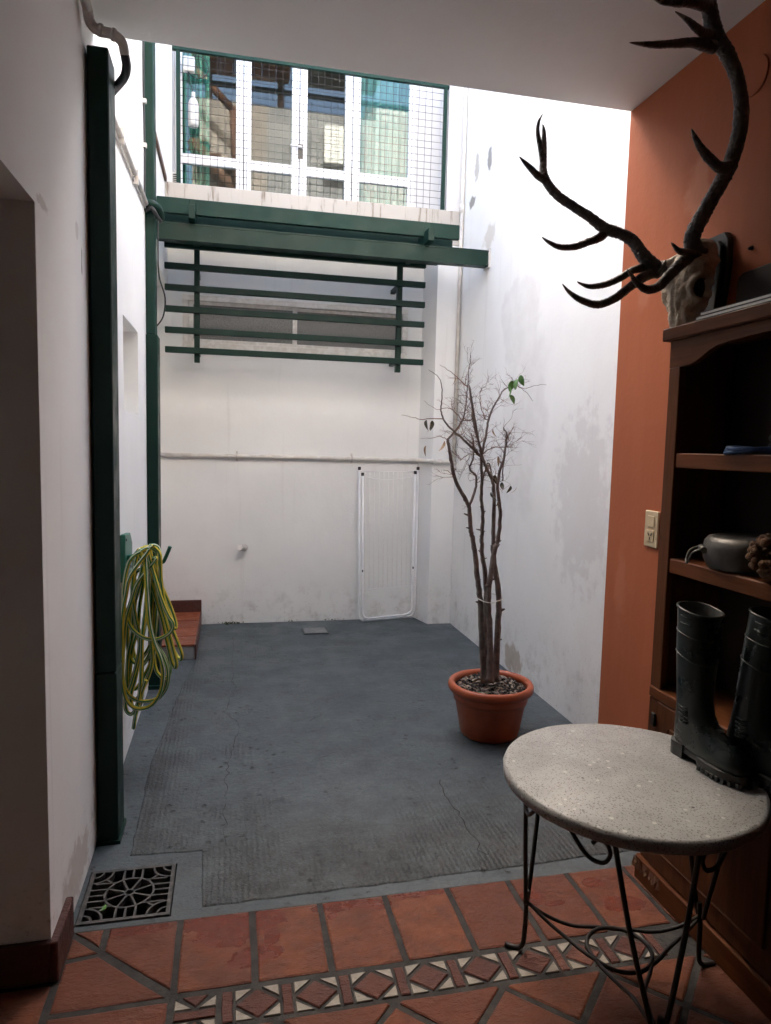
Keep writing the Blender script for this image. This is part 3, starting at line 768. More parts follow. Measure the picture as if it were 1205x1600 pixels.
# ================================================================== strip window
sw_ = thing('strip_window', (.5, 5.47, WZ0), 'weathered two pane frosted strip window behind the green slats', 'window')
wy0, wy1 = 5.452, 5.50
box('frame_rail', (WX0 - .001, wy0 - .012, WZ0 - .02), (WX1 + .001, wy1, WZ0 + .032), M['old_alu'], sw_, .003)
box('frame_rail', (WX0 - .001, wy0, WZ1 - .04), (WX1 + .001, wy1, WZ1 + .001), M['old_alu'], sw_, .003)
for a, b in ((WX0 - .001, WX0 + .04), (WX1 - .04, WX1 + .001)): box('frame_stile', (a, wy0 + .0015, WZ0 + .0325), (b, wy1, WZ1 - .0405), M['old_alu'], sw_, .003)
for a, b, y in ((WX0 + .041, .50, .0), (.465, WX1 - .041, .02)):
    box('sash_stile', (a, wy0 + .012 + y, WZ0 + .033), (a + .035, wy0 + .03 + y, WZ1 - .041), M['old_alu'], sw_, .002)
    box('sash_stile', (b - .035, wy0 + .012 + y, WZ0 + .033), (b, wy0 + .03 + y, WZ1 - .041), M['old_alu'], sw_, .002)
    box('sash_rail', (a + .0355, wy0 + .0135 + y, WZ0 + .033), (b - .0355, wy0 + .03 + y, WZ0 + .06), M['old_alu'], sw_, .002)
    box('sash_rail', (a + .0355, wy0 + .0135 + y, WZ1 - .065), (b - .0355, wy0 + .03 + y, WZ1 - .041), M['old_alu'], sw_, .002)
    box('pane', (a + .03, wy0 + .02 + y, WZ0 + .055), (b - .03, wy0 + .025 + y, WZ1 - .06), M['frosted'], sw_)

# ================================================================== pergola beam and slatted trellis
bm_ = thing('steel_beam', (.6, 4.66, 2.71), 'long green steel channel beam spanning the patio to the right wall', 'beam')
box('web', (XL + .001, 4.632, 2.668), (XR - .012, 4.640, 2.750), M['green'], bm_)
box('flange', (XL + .001, 4.6295, 2.7505), (XR - .012, 4.70, 2.761), M['green'], bm_)
box('flange', (XL + .001, 4.6295, 2.656), (XR - .012, 4.70, 2.6675), M['green'], bm_)
for dy, dz in ((-.035, .045), (.035, .045), (-.035, -.045), (.035, -.045)): tube('bolt', [(XR - .012, 4.665 + dy, 2.7085 + dz), (XR - .022, 4.665 + dy, 2.7085 + dz)], .007, M['wire'], bm_, 6)
box('end_plate', (XR - .0115, 4.615, 2.645), (XR - .0005, 4.715, 2.772), M['pvc_old'], bm_)
tr = thing('slatted_trellis', (.5, 4.95, 2.1), 'green slatted awning trellis fixed over the strip window', 'trellis')
for x0, x1 in ((-.252, -.214), (1.268, 1.308)):
    box('arm', (x0, 4.535, 2.764), (x1, 5.236, 2.846), M['green'], tr, .002)
    if x0 > 0: x0, x1 = 1.222, 1.262
    box('upright', (x0, 5.196, 1.972), (x1, 5.233, 2.7635 if x0 < 0 else 2.80), M['green'], tr, .002)
    box('wall_bracket', (x0 + .004, 5.2335, 2.60), (x1 - .004, 5.449, 2.63), M['green'], tr)
    box('wall_bracket', (x0 + .004, 5.2335, 2.04), (x1 - .004, 5.449, 2.07), M['green'], tr)
for y in (4.640, 4.79, 4.965, 5.13):
    for xa, xb in ((-.447, -.2525), (-.2135, 1.2675), (1.3085, 1.515)):
        box('top_slat', (xa, y, 2.818 if y < 4.7 else 2.772), (xb, y + .036, 2.912 if y < 4.7 else 2.885), M['green2'] if y < 4.9 else M['green'], tr, .002)
    # the slats run on over the arms
    for x0, x1 in ((-.2525, -.2135), (1.2675, 1.3085)): box('top_slat', (x0, y + .001, 2.8465), (x1, y + .035, 2.9115 if y < 4.7 else 2.8845), M['green2'] if y < 4.7 else M['green'], tr)
for z in (2.790, 2.646, 2.50, 2.353, 2.208, 2.072):
    box('front_slat', (-.449, 5.163, z - .042), (1.432, 5.1955, z), M['green'], tr, .003)
# left posts
p1 = thing('steel_post', (-.41, 2.52, 0), 'near dark green steel post against the left wall under the ceiling', 'post', 'green steel posts')
box('shaft', (XL + .006, 2.45, .612), (-.379, 2.58, 2.635), M['green'], p1, .004)
box('lower_sleeve', (XL + .005, 2.448, .0), (-.3775, 2.582, .610), M['green'], p1, .004)
box('foot_plate', (XL + .001, 2.440, -.001), (-.370, 2.592, .012), M['green'], p1)
p2 = thing('steel_post', (-.43, 4.1, 0), 'far green steel post on the left wall carrying the beam', 'post', 'green steel posts')
box('shaft', (XL + .002, 4.04, 1.985), (-.402, 4.16, 4.85), M['green2'], p2, .004)
box('lower_sleeve', (XL + .001, 4.03, .0), (-.389, 4.17, 1.984), M['green'], p2, .004)
box('foot_plate', (XL + .001, 4.01, -.001), (-.36, 4.19, .02), M['green'], p2)

# ================================================================== pipes and cables
wp = thing('water_pipe', (.5, 5.43, 1.305), 'white water pipe running along the back wall above the drying rack', 'pipe')
tube('pipe_run', [(-.74, 5.431, 1.306), (.5, 5.431, 1.307), (1.47, 5.431, 1.303), (1.495, 5.425, 1.303)], .0165, M['pvc'], wp, 10)
tube('pipe_elbow', [(1.480, 5.43, 1.303), (1.492, 5.40, 1.303), (1.525, 5.225, 1.302), (1.56, 5.215, 1.301), (1.728, 5.215, 1.299)], .0165, M['pvc'], wp, 10)
tube('coupling', [(1.55, 5.215, 1.301), (1.61, 5.215, 1.3)], .021, M['pvc'], wp, 10)
for x in (.05, .94): tube('clip', [(x - .006, 5.431, 1.3065), (x + .006, 5.431, 1.3065)], .0215, M['pvc_old'], wp, 10); 
for x in (.05, .94): box('clip_tail', (x - .006, 5.44, 1.27), (x + .006, 5.4495, 1.345), M['pvc_old'], wp)
vp = thing('corner_pipe', (1.715, 5.21, 1.0), 'thin white vertical pipe in the right back corner', 'pipe')
tube('pipe_run', [(1.712, 5.213, 1.30), (1.716, 5.213, 3.2), (1.718, 5.213, 5.0)], .0145, M['pvc'], vp, 8)
tube('pipe_tee', [(1.715, 5.213, 3.19), (1.715, 5.213, 3.25)], .020, M['pvc'], vp, 8)
tp = thing('wall_tap', (.1, 5.45, .6), 'small white pipe stub sticking out of the back wall', 'tap')
tube('stub', [(.11, 5.449, .592), (.10, 5.41, .600), (.082, 5.36, .612)], .015, M['pvc'], tp)
tube('cap', [(.091, 5.385, .606), (.074, 5.345, .616)], .022, M['pvc'], tp, 8)
MB().lathe([(0, 0), (.028, 0), (.024, -.006), (.0, -.007)], 16).build('rosette', M['pvc_old'], tp).matrix_local = Matrix.Translation((.01, -.0005, -.003)) @ Matrix.Rotation(R_(-90), 4, 'X')

cd = thing('ceiling_pipe', (-.42, 2.4, 2.68), 'painted pipe along the top of the left wall bending round the near post', 'pipe')
tube('pipe_run', [(-.424, -1.0, 2.705), (-.424, 2.30, 2.70), (-.424, 2.385, 2.695)], .0145, M['pvc_old'], cd, 10)
tube('pipe_elbow', spline([(-.424, 2.37, 2.695), (-.422, 2.405, 2.675), (-.40, 2.412, 2.660), (-.36, 2.412, 2.655), (-.335, 2.43, 2.645), (-.330, 2.45, 2.62)], 4), .0155, M['pvc_old'], cd, 10)
for p in ((-.40, 2.411, 2.662), (-.362, 2.412, 2.655)): tube('collar', [p, (p[0] + .012, p[1], p[2] - .002)], .019, M['pvc_old'], cd, 10)
tube('flexible_end', spline([(-.331, 2.447, 2.628), (-.328, 2.458, 2.608), (-.328, 2.475, 2.592), (-.345, 2.53, 2.584), (-.40, 2.65, 2.59), (-.430, 2.75, 2.60)], 4), .0140, M['rubber'], cd, 10)
cn = thing('cable_conduit', (-.43, 3.5, 2.63), 'white cable conduit on the left wall between the two green posts', 'conduit')
tube('conduit_run', [(-.437, 2.75, 2.61), (-.437, 3.05, 2.63), (-.437, 4.03, 2.655)], .012, M['pvc'], cn, 8)
tube('thin_cable', [(-.443, 2.8, 2.585), (-.443, 3.2, 2.600), (-.443, 4.03, 2.635)], .005, M['pvc_old'], cn, 6)
for y in (3.1, 3.55): box('clip', (-.449, y, 2.60), (-.424, y + .02, 2.664), M['pvc_old'], cn)
wc = thing('cable_bundle', (-.40, 4.02, 2.62), 'dark cable bundle wrapped round the far green post', 'cable')
tube('wrap', spline([(-.45, 4.02, 2.655), (-.42, 4.005, 2.66), (-.395, 4.01, 2.655), (-.378, 4.05, 2.64), (-.372, 4.1, 2.62)], 5), .022, M['green'], wc, 8)
tube('wrap', spline([(-.445, 4.015, 2.625), (-.41, 3.995, 2.635), (-.385, 4.02, 2.60), (-.372, 4.06, 2.59)], 5), .012, M['rubber'], wc, 8)
tube('cable', spline([(-.380, 4.03, 2.60), (-.384, 4.04, 2.45), (-.380, 4.05, 2.30), (-.352, 4.08, 2.19), (-.37, 4.15, 2.10), (-.41, 4.19, 2.05)], 6), .004, M['rubber'], wc, 6)
tube('riser_cable', spline([(-.443, 3.97, 2.66), (-.44, 3.97, 2.9), (-.444, 3.975, 3.3), (-.44, 3.97, 3.8), (-.443, 3.97, 4.6)], 5), .0055, M['rubber'], wc, 6)
for z in (2.93, 3.15): box('cable_clip', (-.449, 3.96, z), (-.43, 3.98, z + .02), M['pvc'], wc)
ws = box('wall_strip', (-.4495, 4.45, 3.20), (-.435, 5.22, 3.235), M['eave']); ws.rotation_euler = (0, 0, 0); tag(ws, 'narrow brown strip fixed on the left wall above the pergola', 'strip')

# ================================================================== step at the far doorway
st = thing('tiled_step', (-.45, 5.0, 0), 'terracotta tiled step at the far left doorway', 'step')
box('step_block', (-.75, 4.552, .0), (-.222, 5.449, .088), M['concrete'], st, .004)
box('side_tile', (-.2215, 4.545, .001), (-.212, 5.449, .1), M['skirt'], st)
for j, (y0, y1) in enumerate(((4.548, 4.752), (4.758, 4.962), (4.968, 5.172), (5.178, 5.445))):
    for x0, x1 in ((-.744, -.434), (-.428, -.2225)):
        box('tread_tile', (x0, y0, .0885), (x1, y1, .1015 + .001 * (j % 2)), M['tile_step'], st, .002)
sk = box('skirting_tile', (-.44, 5.434, .103), (-.213, 5.4495, .195), M['skirt'], None, .002); tag(sk, 'dark brown skirting tile on the back wall behind the step', 'skirting')
sk2 = box('skirting_tile', (-.449, 4.44, .0), (-.437, 4.499, .26), M['skirt'], None, .002); tag(sk2, 'brown upright skirting tile on the left wall beside the hose', 'skirting')
# moss along the foot of the back wall
mo = MB(); rm_ = random.Random(9)
for a, b, n_ in ((-.12, .12, 45), (.40, .55, 8), (.75, .9, 10)):
    for k in range(n_):
        x = a + (b - a) * min(1, max(0, rm_.gauss(.5, .25))); r = rm_.uniform(.003, .008); y = 5.449 - abs(rm_.gauss(0, .012)); z = rm_.uniform(0, .012)
        mo.lathe([(0, z), (r, z), (r * .8, z + r * .7), (0, z + r)], 5, (x, y))
mo = mo.build('moss', M['moss']); tag(mo, 'thin dark green moss along the foot of the back wall', 'moss', kind='stuff')

# ================================================================== floor drain grate
gr = thing('drain_grate', (-.302, 2.155, .0), 'black cast iron floor drain grate with ring pattern beside the left wall', 'grate')
gc = Vector((-.302, 2.155, 0))
def gbox(name, a, b, m): return MB().box(a, b).build(name, m, gr)
W, D_ = (GX1 - GX0) / 2 - .004, (GY1 - GY0) / 2 - .004
for a, b in (((-W, -D_), (W, -D_ + .012)), ((-W, D_ - .012), (W, D_)), ((-W, -D_ + .0121), (-W + .012, D_ - .0121)), ((W - .012, -D_ + .0121), (W, D_ - .0121))):
    gbox('rim_bar', (a[0], a[1], -.02), (b[0], b[1], .0045), M['castiron'])
pit = MB(); pit.box((-W - .004, -D_ - .004, -.30), (W + .004, D_ + .004, -.29))
for a, b in (((-W - .01, -D_ - .01), (W + .01, -D_ - .004)), ((-W - .01, D_ + .004), (W + .01, D_ + .01)), ((-W - .01, -D_ - .004), (-W - .004, D_ + .004)), ((W + .004, -D_ - .004), (W + .01, D_ + .004))):
    pit.box((a[0], a[1], -.30), (b[0], b[1], -.0005))
pit.build('pit', M['dirt'], gr)
rr_ = random.Random(4)
iw, idp = W - .012, D_ - .012
def arcbar(cx, cy, r, a0, a1, n_):
    P = [(cx + r * math.cos(R_(a0 + (a1 - a0) * k / n_)), cy + r * math.sin(R_(a0 + (a1 - a0) * k / n_))) for k in range(n_ + 1)]
    vs, fs = [], []
    for k, (x, y) in enumerate(P):
        a = R_(a0 + (a1 - a0) * k / n_); dx, dy = math.cos(a) * .003, math.sin(a) * .003
        vs += [(x - dx, y - dy, -.015), (x + dx, y + dy, -.015), (x + dx, y + dy, .004), (x - dx, y - dy, .004)]
        if k:
            o = 4 * k; q = o - 4
            fs += [(q + i, q + (i + 1) % 4, o + (i + 1) % 4, o + i) for i in range(4)]
    return MB().add(vs, fs).build('ring_bar', M['castiron'], gr)
arcbar(0, 0, .072, 0, 360, 36); arcbar(0, 0, .014, 0, 360, 16)
for sx, sy, a0 in ((1, 1, 180), (-1, 1, 270), (-1, -1, 0), (1, -1, 90)):
    arcbar(sx * iw, sy * idp, .055, a0, a0 + 90, 12); arcbar(sx * iw, sy * idp, .025, a0, a0 + 90, 8)
def bar(x0, y0, x1, y1, w=.003):
    d = Vector((x1 - x0, y1 - y0)); d.normalize(); n_ = Vector((-d.y, d.x)) * w
    MB().prism([(x0 + n_.x, y0 + n_.y), (x1 + n_.x, y1 + n_.y), (x1 - n_.x, y1 - n_.y), (x0 - n_.x, y0 - n_.y)], -.015, .0035).build('bar', M['castiron'], gr)
for k in range(8):
    a = R_(22.5 + 45 * k); bar(.014 * math.cos(a), .014 * math.sin(a), .072 * math.cos(a), .072 * math.sin(a))
for s_ in (-1, 1):
    for o in (-.028, 0, .028):
        q = math.sqrt(.072 ** 2 - o * o)
        bar(o, s_ * q, o, s_ * idp); bar(s_ * q, o, s_ * iw, o)
    for o in (-.058, .058):
        q = math.sqrt(.072 ** 2 - o * o); bar(s_ * q, o, s_ * (iw - .01), o)
for sx in (-1, 1):
    for sy in (-1, 1): bar(sx * .051, sy * .051, sx * (iw - .04), sy * (idp - .04))
dlf = MB().add([(0, 0, 0), (.012, .006, .003), (.03, .002, .001), (.012, -.008, .002)], [(0, 1, 2, 3)]).build('fallen_leaf', M['leaf_g'], None, loc=(-.37, 2.075, .0055))
dlf.rotation_euler = (0, 0, 1.2); tag(dlf, 'small green leaf lying on the drain grate', 'leaf')

# ================================================================== drying rack leaning on the back wall
dr = thing('drying_rack', (1.25, 5.36, 0), 'folded white wire drying rack leaning against the back wall', 'drying rack')
def ty(z): return 5.352 + .05 * z / 1.24
def uframe(x0, x1, zt0, zt1, zb0, zb1, dy, name):
    r = .05
    P = [(x0, zt0), (x0 + .01, zb0 + r)] + [(x0 + .01 + r - r * math.cos(R_(a)), zb0 + r - r * math.sin(R_(a))) for a in (22, 45, 67, 90)]
    P += [(x1 - r - .01 + r * math.sin(R_(a)), zb1 + r - r * math.cos(R_(a))) for a in (0, 22, 45, 67)] + [(x1 - .01, zb1 + r), (x1, zt1)]
    tube(name, [(x, ty(z) + dy, z) for x, z in P], .0085, M['white_alu'], dr, 8)
uframe(.998, 1.478, 1.225, 1.232, .012, .035, .0, 'outer_frame')
uframe(1.022, 1.448, 1.185, 1.205, .035, .058, -.022, 'inner_frame')
for x, z in ((.998, 1.23), (1.478, 1.237), (1.020, 1.185), (1.450, 1.205)):
    dy = 0 if z > 1.22 else -.022
    MB().box((x - .011 - 1.25, ty(z) + dy - .011 - 5.36, z - .012), (x + .011 - 1.25, ty(z) + dy + .011 - 5.36, z + .014)).build('cap', M['rubber'], dr, .003)
for x, z in ((1.028, .42), (1.442, .44)): MB().box((x - .005 - 1.25, ty(z) - .033 - 5.36, z - .008), (x + .005 - 1.25, ty(z) - .02 - 5.36, z + .008)).build('pivot', M['rubber'], dr)
tube('cross_wire', [(1.0, ty(1.21), 1.205), (1.476, ty(1.21), 1.212)], .002, M['white_alu'], dr, 6)
tube('cross_wire', spline([(1.024, ty(1.16) - .022, 1.170), (1.12, ty(1.15) - .022, 1.150), (1.24, ty(1.15) - .022, 1.145), (1.36, ty(1.15) - .022, 1.158), (1.447, ty(1.16) - .022, 1.176)], 4), .002, M['white_alu'], dr, 6)
tube('cross_wire', [(1.012, ty(.3) - .02, .262), (1.482, ty(.3) - .02, .295)], .003, M['white_alu'], dr, 6)
for k in range(11):
    t = k / 10; x = 1.045 + .38 * t
    tube('line_wire', [(x, ty(1.2), 1.208), (x + .003, ty(.3) - .012, .266 + .024 * t)], .0011, M['old_alu'], dr, 5)

# ================================================================== garden hose on its holder
hh = thing('hose_holder', (-.44, 3.05, .9), 'green plastic hose holder on the left wall', 'hose holder')
off = Vector((-.44, 3.05, .9))
MB().xprism([(-.02, -.09), (.20, -.09), (.21, .05), (.15, .10), (.0, .11)], -.009, .012).build('back_plate', M['plastic_green'], hh, .003)
MB().tube([(.012, .06, .0), (.10, .06, .0), (.15, .05, .0)], .015, 8).build('arm', M['plastic_green'], hh)
MB().tube(spline([(.140, .05, .0), (.158, .04, -.015), (.172, .03, .01), (.190, .02, .055)], 4), .008, 8).build('hook_tip', M['plastic_green'], hh)
for y, z in ((.02, .085), (.15, -.05)): MB().tube([(.012, y, z), (.015, y, z)], .006, 8).build('screw', M['alu'], hh)

# traced centre lines in metres
HOSE=[[(-0.314,2.98,0.969),(-0.388,2.985,0.93),(-0.413,2.991,0.883),(-0.427,2.996,0.81),(-0.431,3.001,0.735),(-0.422,3.006,0.671),(-0.399,3.008,0.617),(-0.359,3.001,0.583),(-0.313,2.994,0.572),(-0.273,2.986,0.583),(-0.242,2.979,0.608),(-0.231,2.972,0.642),(-0.251,2.974,0.679),(-0.271,2.979,0.726),(-0.291,2.984,0.788),(-0.311,2.989,0.861),(-0.33,2.995,0.934),(-0.328,3.0,0.959)],[(-0.321,2.95,0.961),(-0.394,2.955,0.858),(-0.415,2.96,0.775),(-0.43,2.965,0.681),(-0.434,2.97,0.544),(-0.435,2.975,0.41),(-0.422,2.98,0.328),(-0.392,2.973,0.291),(-0.352,2.967,0.286),(-0.312,2.96,0.307),(-0.281,2.953,0.362),(-0.27,2.947,0.438),(-0.279,2.94,0.504),(-0.303,2.945,0.567),(-0.323,2.95,0.65),(-0.332,2.955,0.754),(-0.337,2.96,0.846),(-0.342,2.965,0.933),(-0.352,2.97,0.951)],[(-0.373,3.02,0.941),(-0.394,3.026,0.845),(-0.4,3.031,0.76),(-0.387,3.037,0.651),(-0.374,3.042,0.574),(-0.38,3.048,0.492),(-0.406,3.045,0.385),(-0.431,3.038,0.307),(-0.43,3.03,0.261),(-0.409,3.022,0.243),(-0.388,3.015,0.27),(-0.372,3.012,0.34),(-0.364,3.018,0.473),(-0.361,3.023,0.579),(-0.346,3.029,0.711),(-0.341,3.034,0.832),(-0.355,3.04,0.932)],[(-0.375,3.06,0.942),(-0.339,3.067,0.837),(-0.31,3.074,0.727),(-0.286,3.081,0.637),(-0.266,3.088,0.53),(-0.246,3.084,0.447),(-0.231,3.075,0.422),(-0.226,3.065,0.447),(-0.236,3.056,0.5),(-0.248,3.052,0.556),(-0.279,3.059,0.675),(-0.299,3.066,0.75),(-0.309,3.073,0.862),(-0.312,3.08,0.936)],[(-0.33,3.04,0.961),(-0.312,3.048,0.866),(-0.288,3.056,0.795),(-0.253,3.065,0.706),(-0.231,3.066,0.634),(-0.227,3.055,0.604),(-0.237,3.045,0.612),(-0.246,3.034,0.659),(-0.271,3.035,0.724),(-0.286,3.044,0.824),(-0.289,3.052,0.913),(-0.302,3.06,0.942)],[(-0.391,3.09,0.925),(-0.404,3.097,0.778),(-0.427,3.105,0.614),(-0.431,3.112,0.502),(-0.415,3.12,0.446),(-0.393,3.11,0.44),(-0.366,3.1,0.47),(-0.339,3.09,0.516),(-0.326,3.08,0.562),(-0.333,3.088,0.626),(-0.338,3.095,0.745),(-0.327,3.102,0.857),(-0.333,3.11,0.937)],[(-0.349,3.07,0.938),(-0.376,3.077,0.809),(-0.403,3.084,0.673),(-0.412,3.091,0.562),(-0.429,3.098,0.479),(-0.433,3.094,0.342),(-0.414,3.085,0.295),(-0.39,3.075,0.291),(-0.348,3.066,0.375),(-0.326,3.062,0.458),(-0.331,3.069,0.565),(-0.326,3.076,0.727),(-0.315,3.083,0.86),(-0.321,3.09,0.94)],[(-0.319,3.12,0.925),(-0.305,3.128,0.77),(-0.317,3.136,0.602),(-0.328,3.145,0.488),(-0.32,3.146,0.397),(-0.292,3.135,0.36),(-0.265,3.125,0.368),(-0.256,3.114,0.427),(-0.269,3.115,0.55),(-0.29,3.124,0.66),(-0.295,3.132,0.796),(-0.305,3.14,0.921)],[(-0.345,3.0,0.397),(-0.373,3.022,0.309),(-0.38,3.01,0.276),(-0.388,2.998,0.244),(-0.399,3.02,0.181)]]
STEMS=[([(1.213,3.1,0.274),(1.196,3.103,0.439),(1.183,3.106,0.624),(1.176,3.109,0.708),(1.158,3.112,0.813),(1.146,3.115,0.904),(1.134,3.118,0.973),(1.123,3.122,1.023),(1.113,3.125,1.122),(1.094,3.128,1.163),(1.042,3.131,1.25),(1.021,3.134,1.332),(1.003,3.137,1.422),(0.998,3.14,1.444)],(0.017,0.0075)),([(1.235,3.13,0.266),(1.228,3.134,0.4),(1.221,3.138,0.615),(1.22,3.141,0.729),(1.208,3.145,0.828),(1.195,3.149,0.898),(1.192,3.152,0.968),(1.194,3.156,0.995),(1.195,3.16,1.096),(1.185,3.158,1.173),(1.183,3.155,1.25),(1.177,3.153,1.334),(1.167,3.15,1.41),(1.144,3.148,1.47),(1.124,3.145,1.545),(1.108,3.142,1.641),(1.097,3.14,1.7)],(0.015,0.004)),([(1.226,3.06,0.287),(1.222,3.061,0.422),(1.213,3.063,0.563),(1.204,3.064,0.703),(1.214,3.066,0.842),(1.232,3.067,0.945),(1.239,3.069,0.952),(1.248,3.07,1.021),(1.249,3.071,1.112),(1.233,3.073,1.218),(1.239,3.074,1.3),(1.26,3.076,1.368),(1.268,3.077,1.443),(1.271,3.079,1.473),(1.252,3.08,1.506)],(0.018,0.003)),([(1.272,3.1,0.274),(1.272,3.103,0.479),(1.275,3.106,0.621),(1.267,3.109,0.749),(1.25,3.111,0.833),(1.236,3.114,0.938),(1.24,3.117,0.945),(1.238,3.12,1.061),(1.231,3.117,1.215),(1.212,3.114,1.268),(1.184,3.111,1.321),(1.161,3.109,1.373),(1.137,3.106,1.462),(1.107,3.103,1.587),(1.087,3.1,1.689)],(0.018,0.003)),([(0.998,3.14,1.444),(1.032,3.146,1.479),(1.071,3.151,1.536),(1.087,3.157,1.589),(1.091,3.154,1.664),(1.09,3.143,1.693),(1.091,3.131,1.78),(1.092,3.12,1.838)],(0.0065,0.0012)),([(1.114,3.13,1.129),(1.147,3.142,1.212),(1.152,3.153,1.273),(1.124,3.165,1.306),(1.142,3.177,1.364),(1.145,3.188,1.44),(1.134,3.2,1.478)],(0.008,0.003)),([(1.171,3.14,1.365),(1.12,3.12,1.402),(1.056,3.1,1.453),(1.01,3.08,1.481),(0.96,3.06,1.522),(0.935,3.044,1.564),(0.93,3.033,1.613),(0.928,3.022,1.676),(0.905,3.011,1.717),(0.856,3.0,1.748)],(0.008,0.0012)),([(1.173,3.15,1.365),(1.195,3.154,1.472),(1.206,3.159,1.54),(1.225,3.163,1.594),(1.257,3.167,1.649),(1.278,3.171,1.684),(1.308,3.176,1.703),(1.35,3.18,1.722)],(0.0075,0.002)),([(0.942,3.03,1.535),(0.884,3.022,1.533),(0.83,3.015,1.53),(0.791,3.008,1.537),(0.738,3.0,1.544)],(0.003,0.0008)),([(1.35,3.18,1.718),(1.395,3.187,1.701),(1.456,3.193,1.721),(1.518,3.2,1.725)],(0.002,0.0008)),([(1.358,3.18,1.711),(1.405,3.19,1.687),(1.45,3.2,1.643)],(0.0015,0.0008)),([(1.082,3.12,1.691),(1.04,3.102,1.717),(1.002,3.085,1.742),(0.966,3.068,1.76),(0.922,3.05,1.778)],(0.003,0.0008)),([(0.998,3.14,1.444),(0.954,3.12,1.457),(0.902,3.1,1.449),(0.85,3.08,1.446)],(0.0025,0.0008)),([(1.034,3.13,1.268),(1.009,3.105,1.288),(0.966,3.08,1.303)],(0.003,0.0015)),([(1.167,3.1,1.245),(1.172,3.08,1.321),(1.176,3.06,1.337),(1.198,3.04,1.271),(1.23,3.02,1.258)],(0.005,0.002)),([(1.251,3.06,1.256),(1.246,3.04,1.368),(1.248,3.02,1.442),(1.259,3.0,1.486)],(0.004,0.001)),([(1.158,3.1,1.373),(1.199,3.075,1.412),(1.236,3.05,1.413),(1.272,3.025,1.428),(1.285,3.0,1.443)],(0.003,0.0008)),([(1.146,3.1,1.373),(1.108,3.133,1.439),(1.071,3.167,1.469),(1.05,3.2,1.468)],(0.004,0.001)),([(1.115,3.12,1.544),(1.074,3.136,1.536),(1.038,3.152,1.572),(1.003,3.168,1.594),(0.953,3.184,1.586),(0.894,3.2,1.626)],(0.003,0.0008)),([(1.206,3.16,1.541),(1.182,3.173,1.571),(1.167,3.187,1.669),(1.203,3.2,1.71)],(0.003,0.0008)),([(1.059,3.12,1.348),(1.113,3.14,1.379),(1.098,3.16,1.318),(1.075,3.18,1.255)],(0.002,0.0008))]
LEAVES=[((1.277,3.1,1.679),'g'),((1.281,3.1,1.642),'g'),((1.316,3.1,1.714),'g'),((1.331,3.1,1.733),'g'),((1.292,3.1,1.707),'g'),((0.879,3.1,1.516),'d'),((0.906,3.1,1.513),'d'),((0.896,3.1,1.5),'b'),((1.039,3.1,1.511),'b'),((1.14,3.1,1.633),'b'),((0.968,3.1,1.417),'b'),((0.88,3.1,1.397),'b'),((1.235,3.1,1.356),'b'),((1.26,3.1,1.235),'d'),((1.222,3.1,1.269),'d'),((1.208,3.1,1.185),'d'),((1.243,3.1,1.14),'b'),((1.334,3.1,1.213),'b'),((1.305,3.1,1.22),'d'),((1.008,3.1,1.719),'b'),((1.205,3.1,1.483),'b')]
ANT_A=[([(1.414,1.96,2.022),(1.378,1.937,2.059),(1.386,1.914,2.108),(1.408,1.891,2.172),(1.426,1.868,2.227),(1.434,1.845,2.285),(1.435,1.828,2.344),(1.42,1.812,2.401),(1.39,1.798,2.46),(1.349,1.791,2.514),(1.306,1.783,2.547),(1.283,1.775,2.576),(1.267,1.768,2.612),(1.25,1.76,2.659)],[0.026,0.024,0.023,0.022,0.023,0.022,0.021,0.02,0.019,0.021,0.022,0.022,0.02,0.016]),([(1.398,1.95,2.022),(1.345,1.93,1.984),(1.286,1.91,1.933),(1.239,1.89,1.894),(1.194,1.874,1.881),(1.155,1.863,1.892),(1.124,1.851,1.914),(1.106,1.84,1.924)],[0.02,0.018,0.016,0.014,0.012,0.009,0.005,0.001]),([(1.404,1.94,2.012),(1.352,1.92,2.01),(1.31,1.9,2.008),(1.275,1.88,2.017),(1.256,1.86,2.015)],[0.013,0.012,0.009,0.004,0.001]),([(1.365,1.77,2.207),(1.327,1.76,2.196),(1.28,1.75,2.215),(1.245,1.74,2.235),(1.218,1.73,2.256),(1.201,1.72,2.268)],[0.017,0.015,0.013,0.01,0.006,0.001]),([(1.291,1.77,2.513),(1.253,1.763,2.51),(1.212,1.757,2.507),(1.158,1.75,2.493),(1.098,1.743,2.478),(1.052,1.737,2.47),(1.011,1.73,2.464)],[0.017,0.015,0.012,0.0105,0.009,0.006,0.001]),([(1.282,1.765,2.54),(1.241,1.749,2.531),(1.203,1.732,2.531),(1.166,1.716,2.535),(1.119,1.7,2.539)],[0.014,0.012,0.01,0.007,0.001]),([(1.262,1.76,2.606),(1.22,1.748,2.602),(1.176,1.736,2.592),(1.133,1.724,2.577),(1.084,1.712,2.566),(1.049,1.7,2.565)],[0.018,0.015,0.012,0.01,0.007,0.002])]
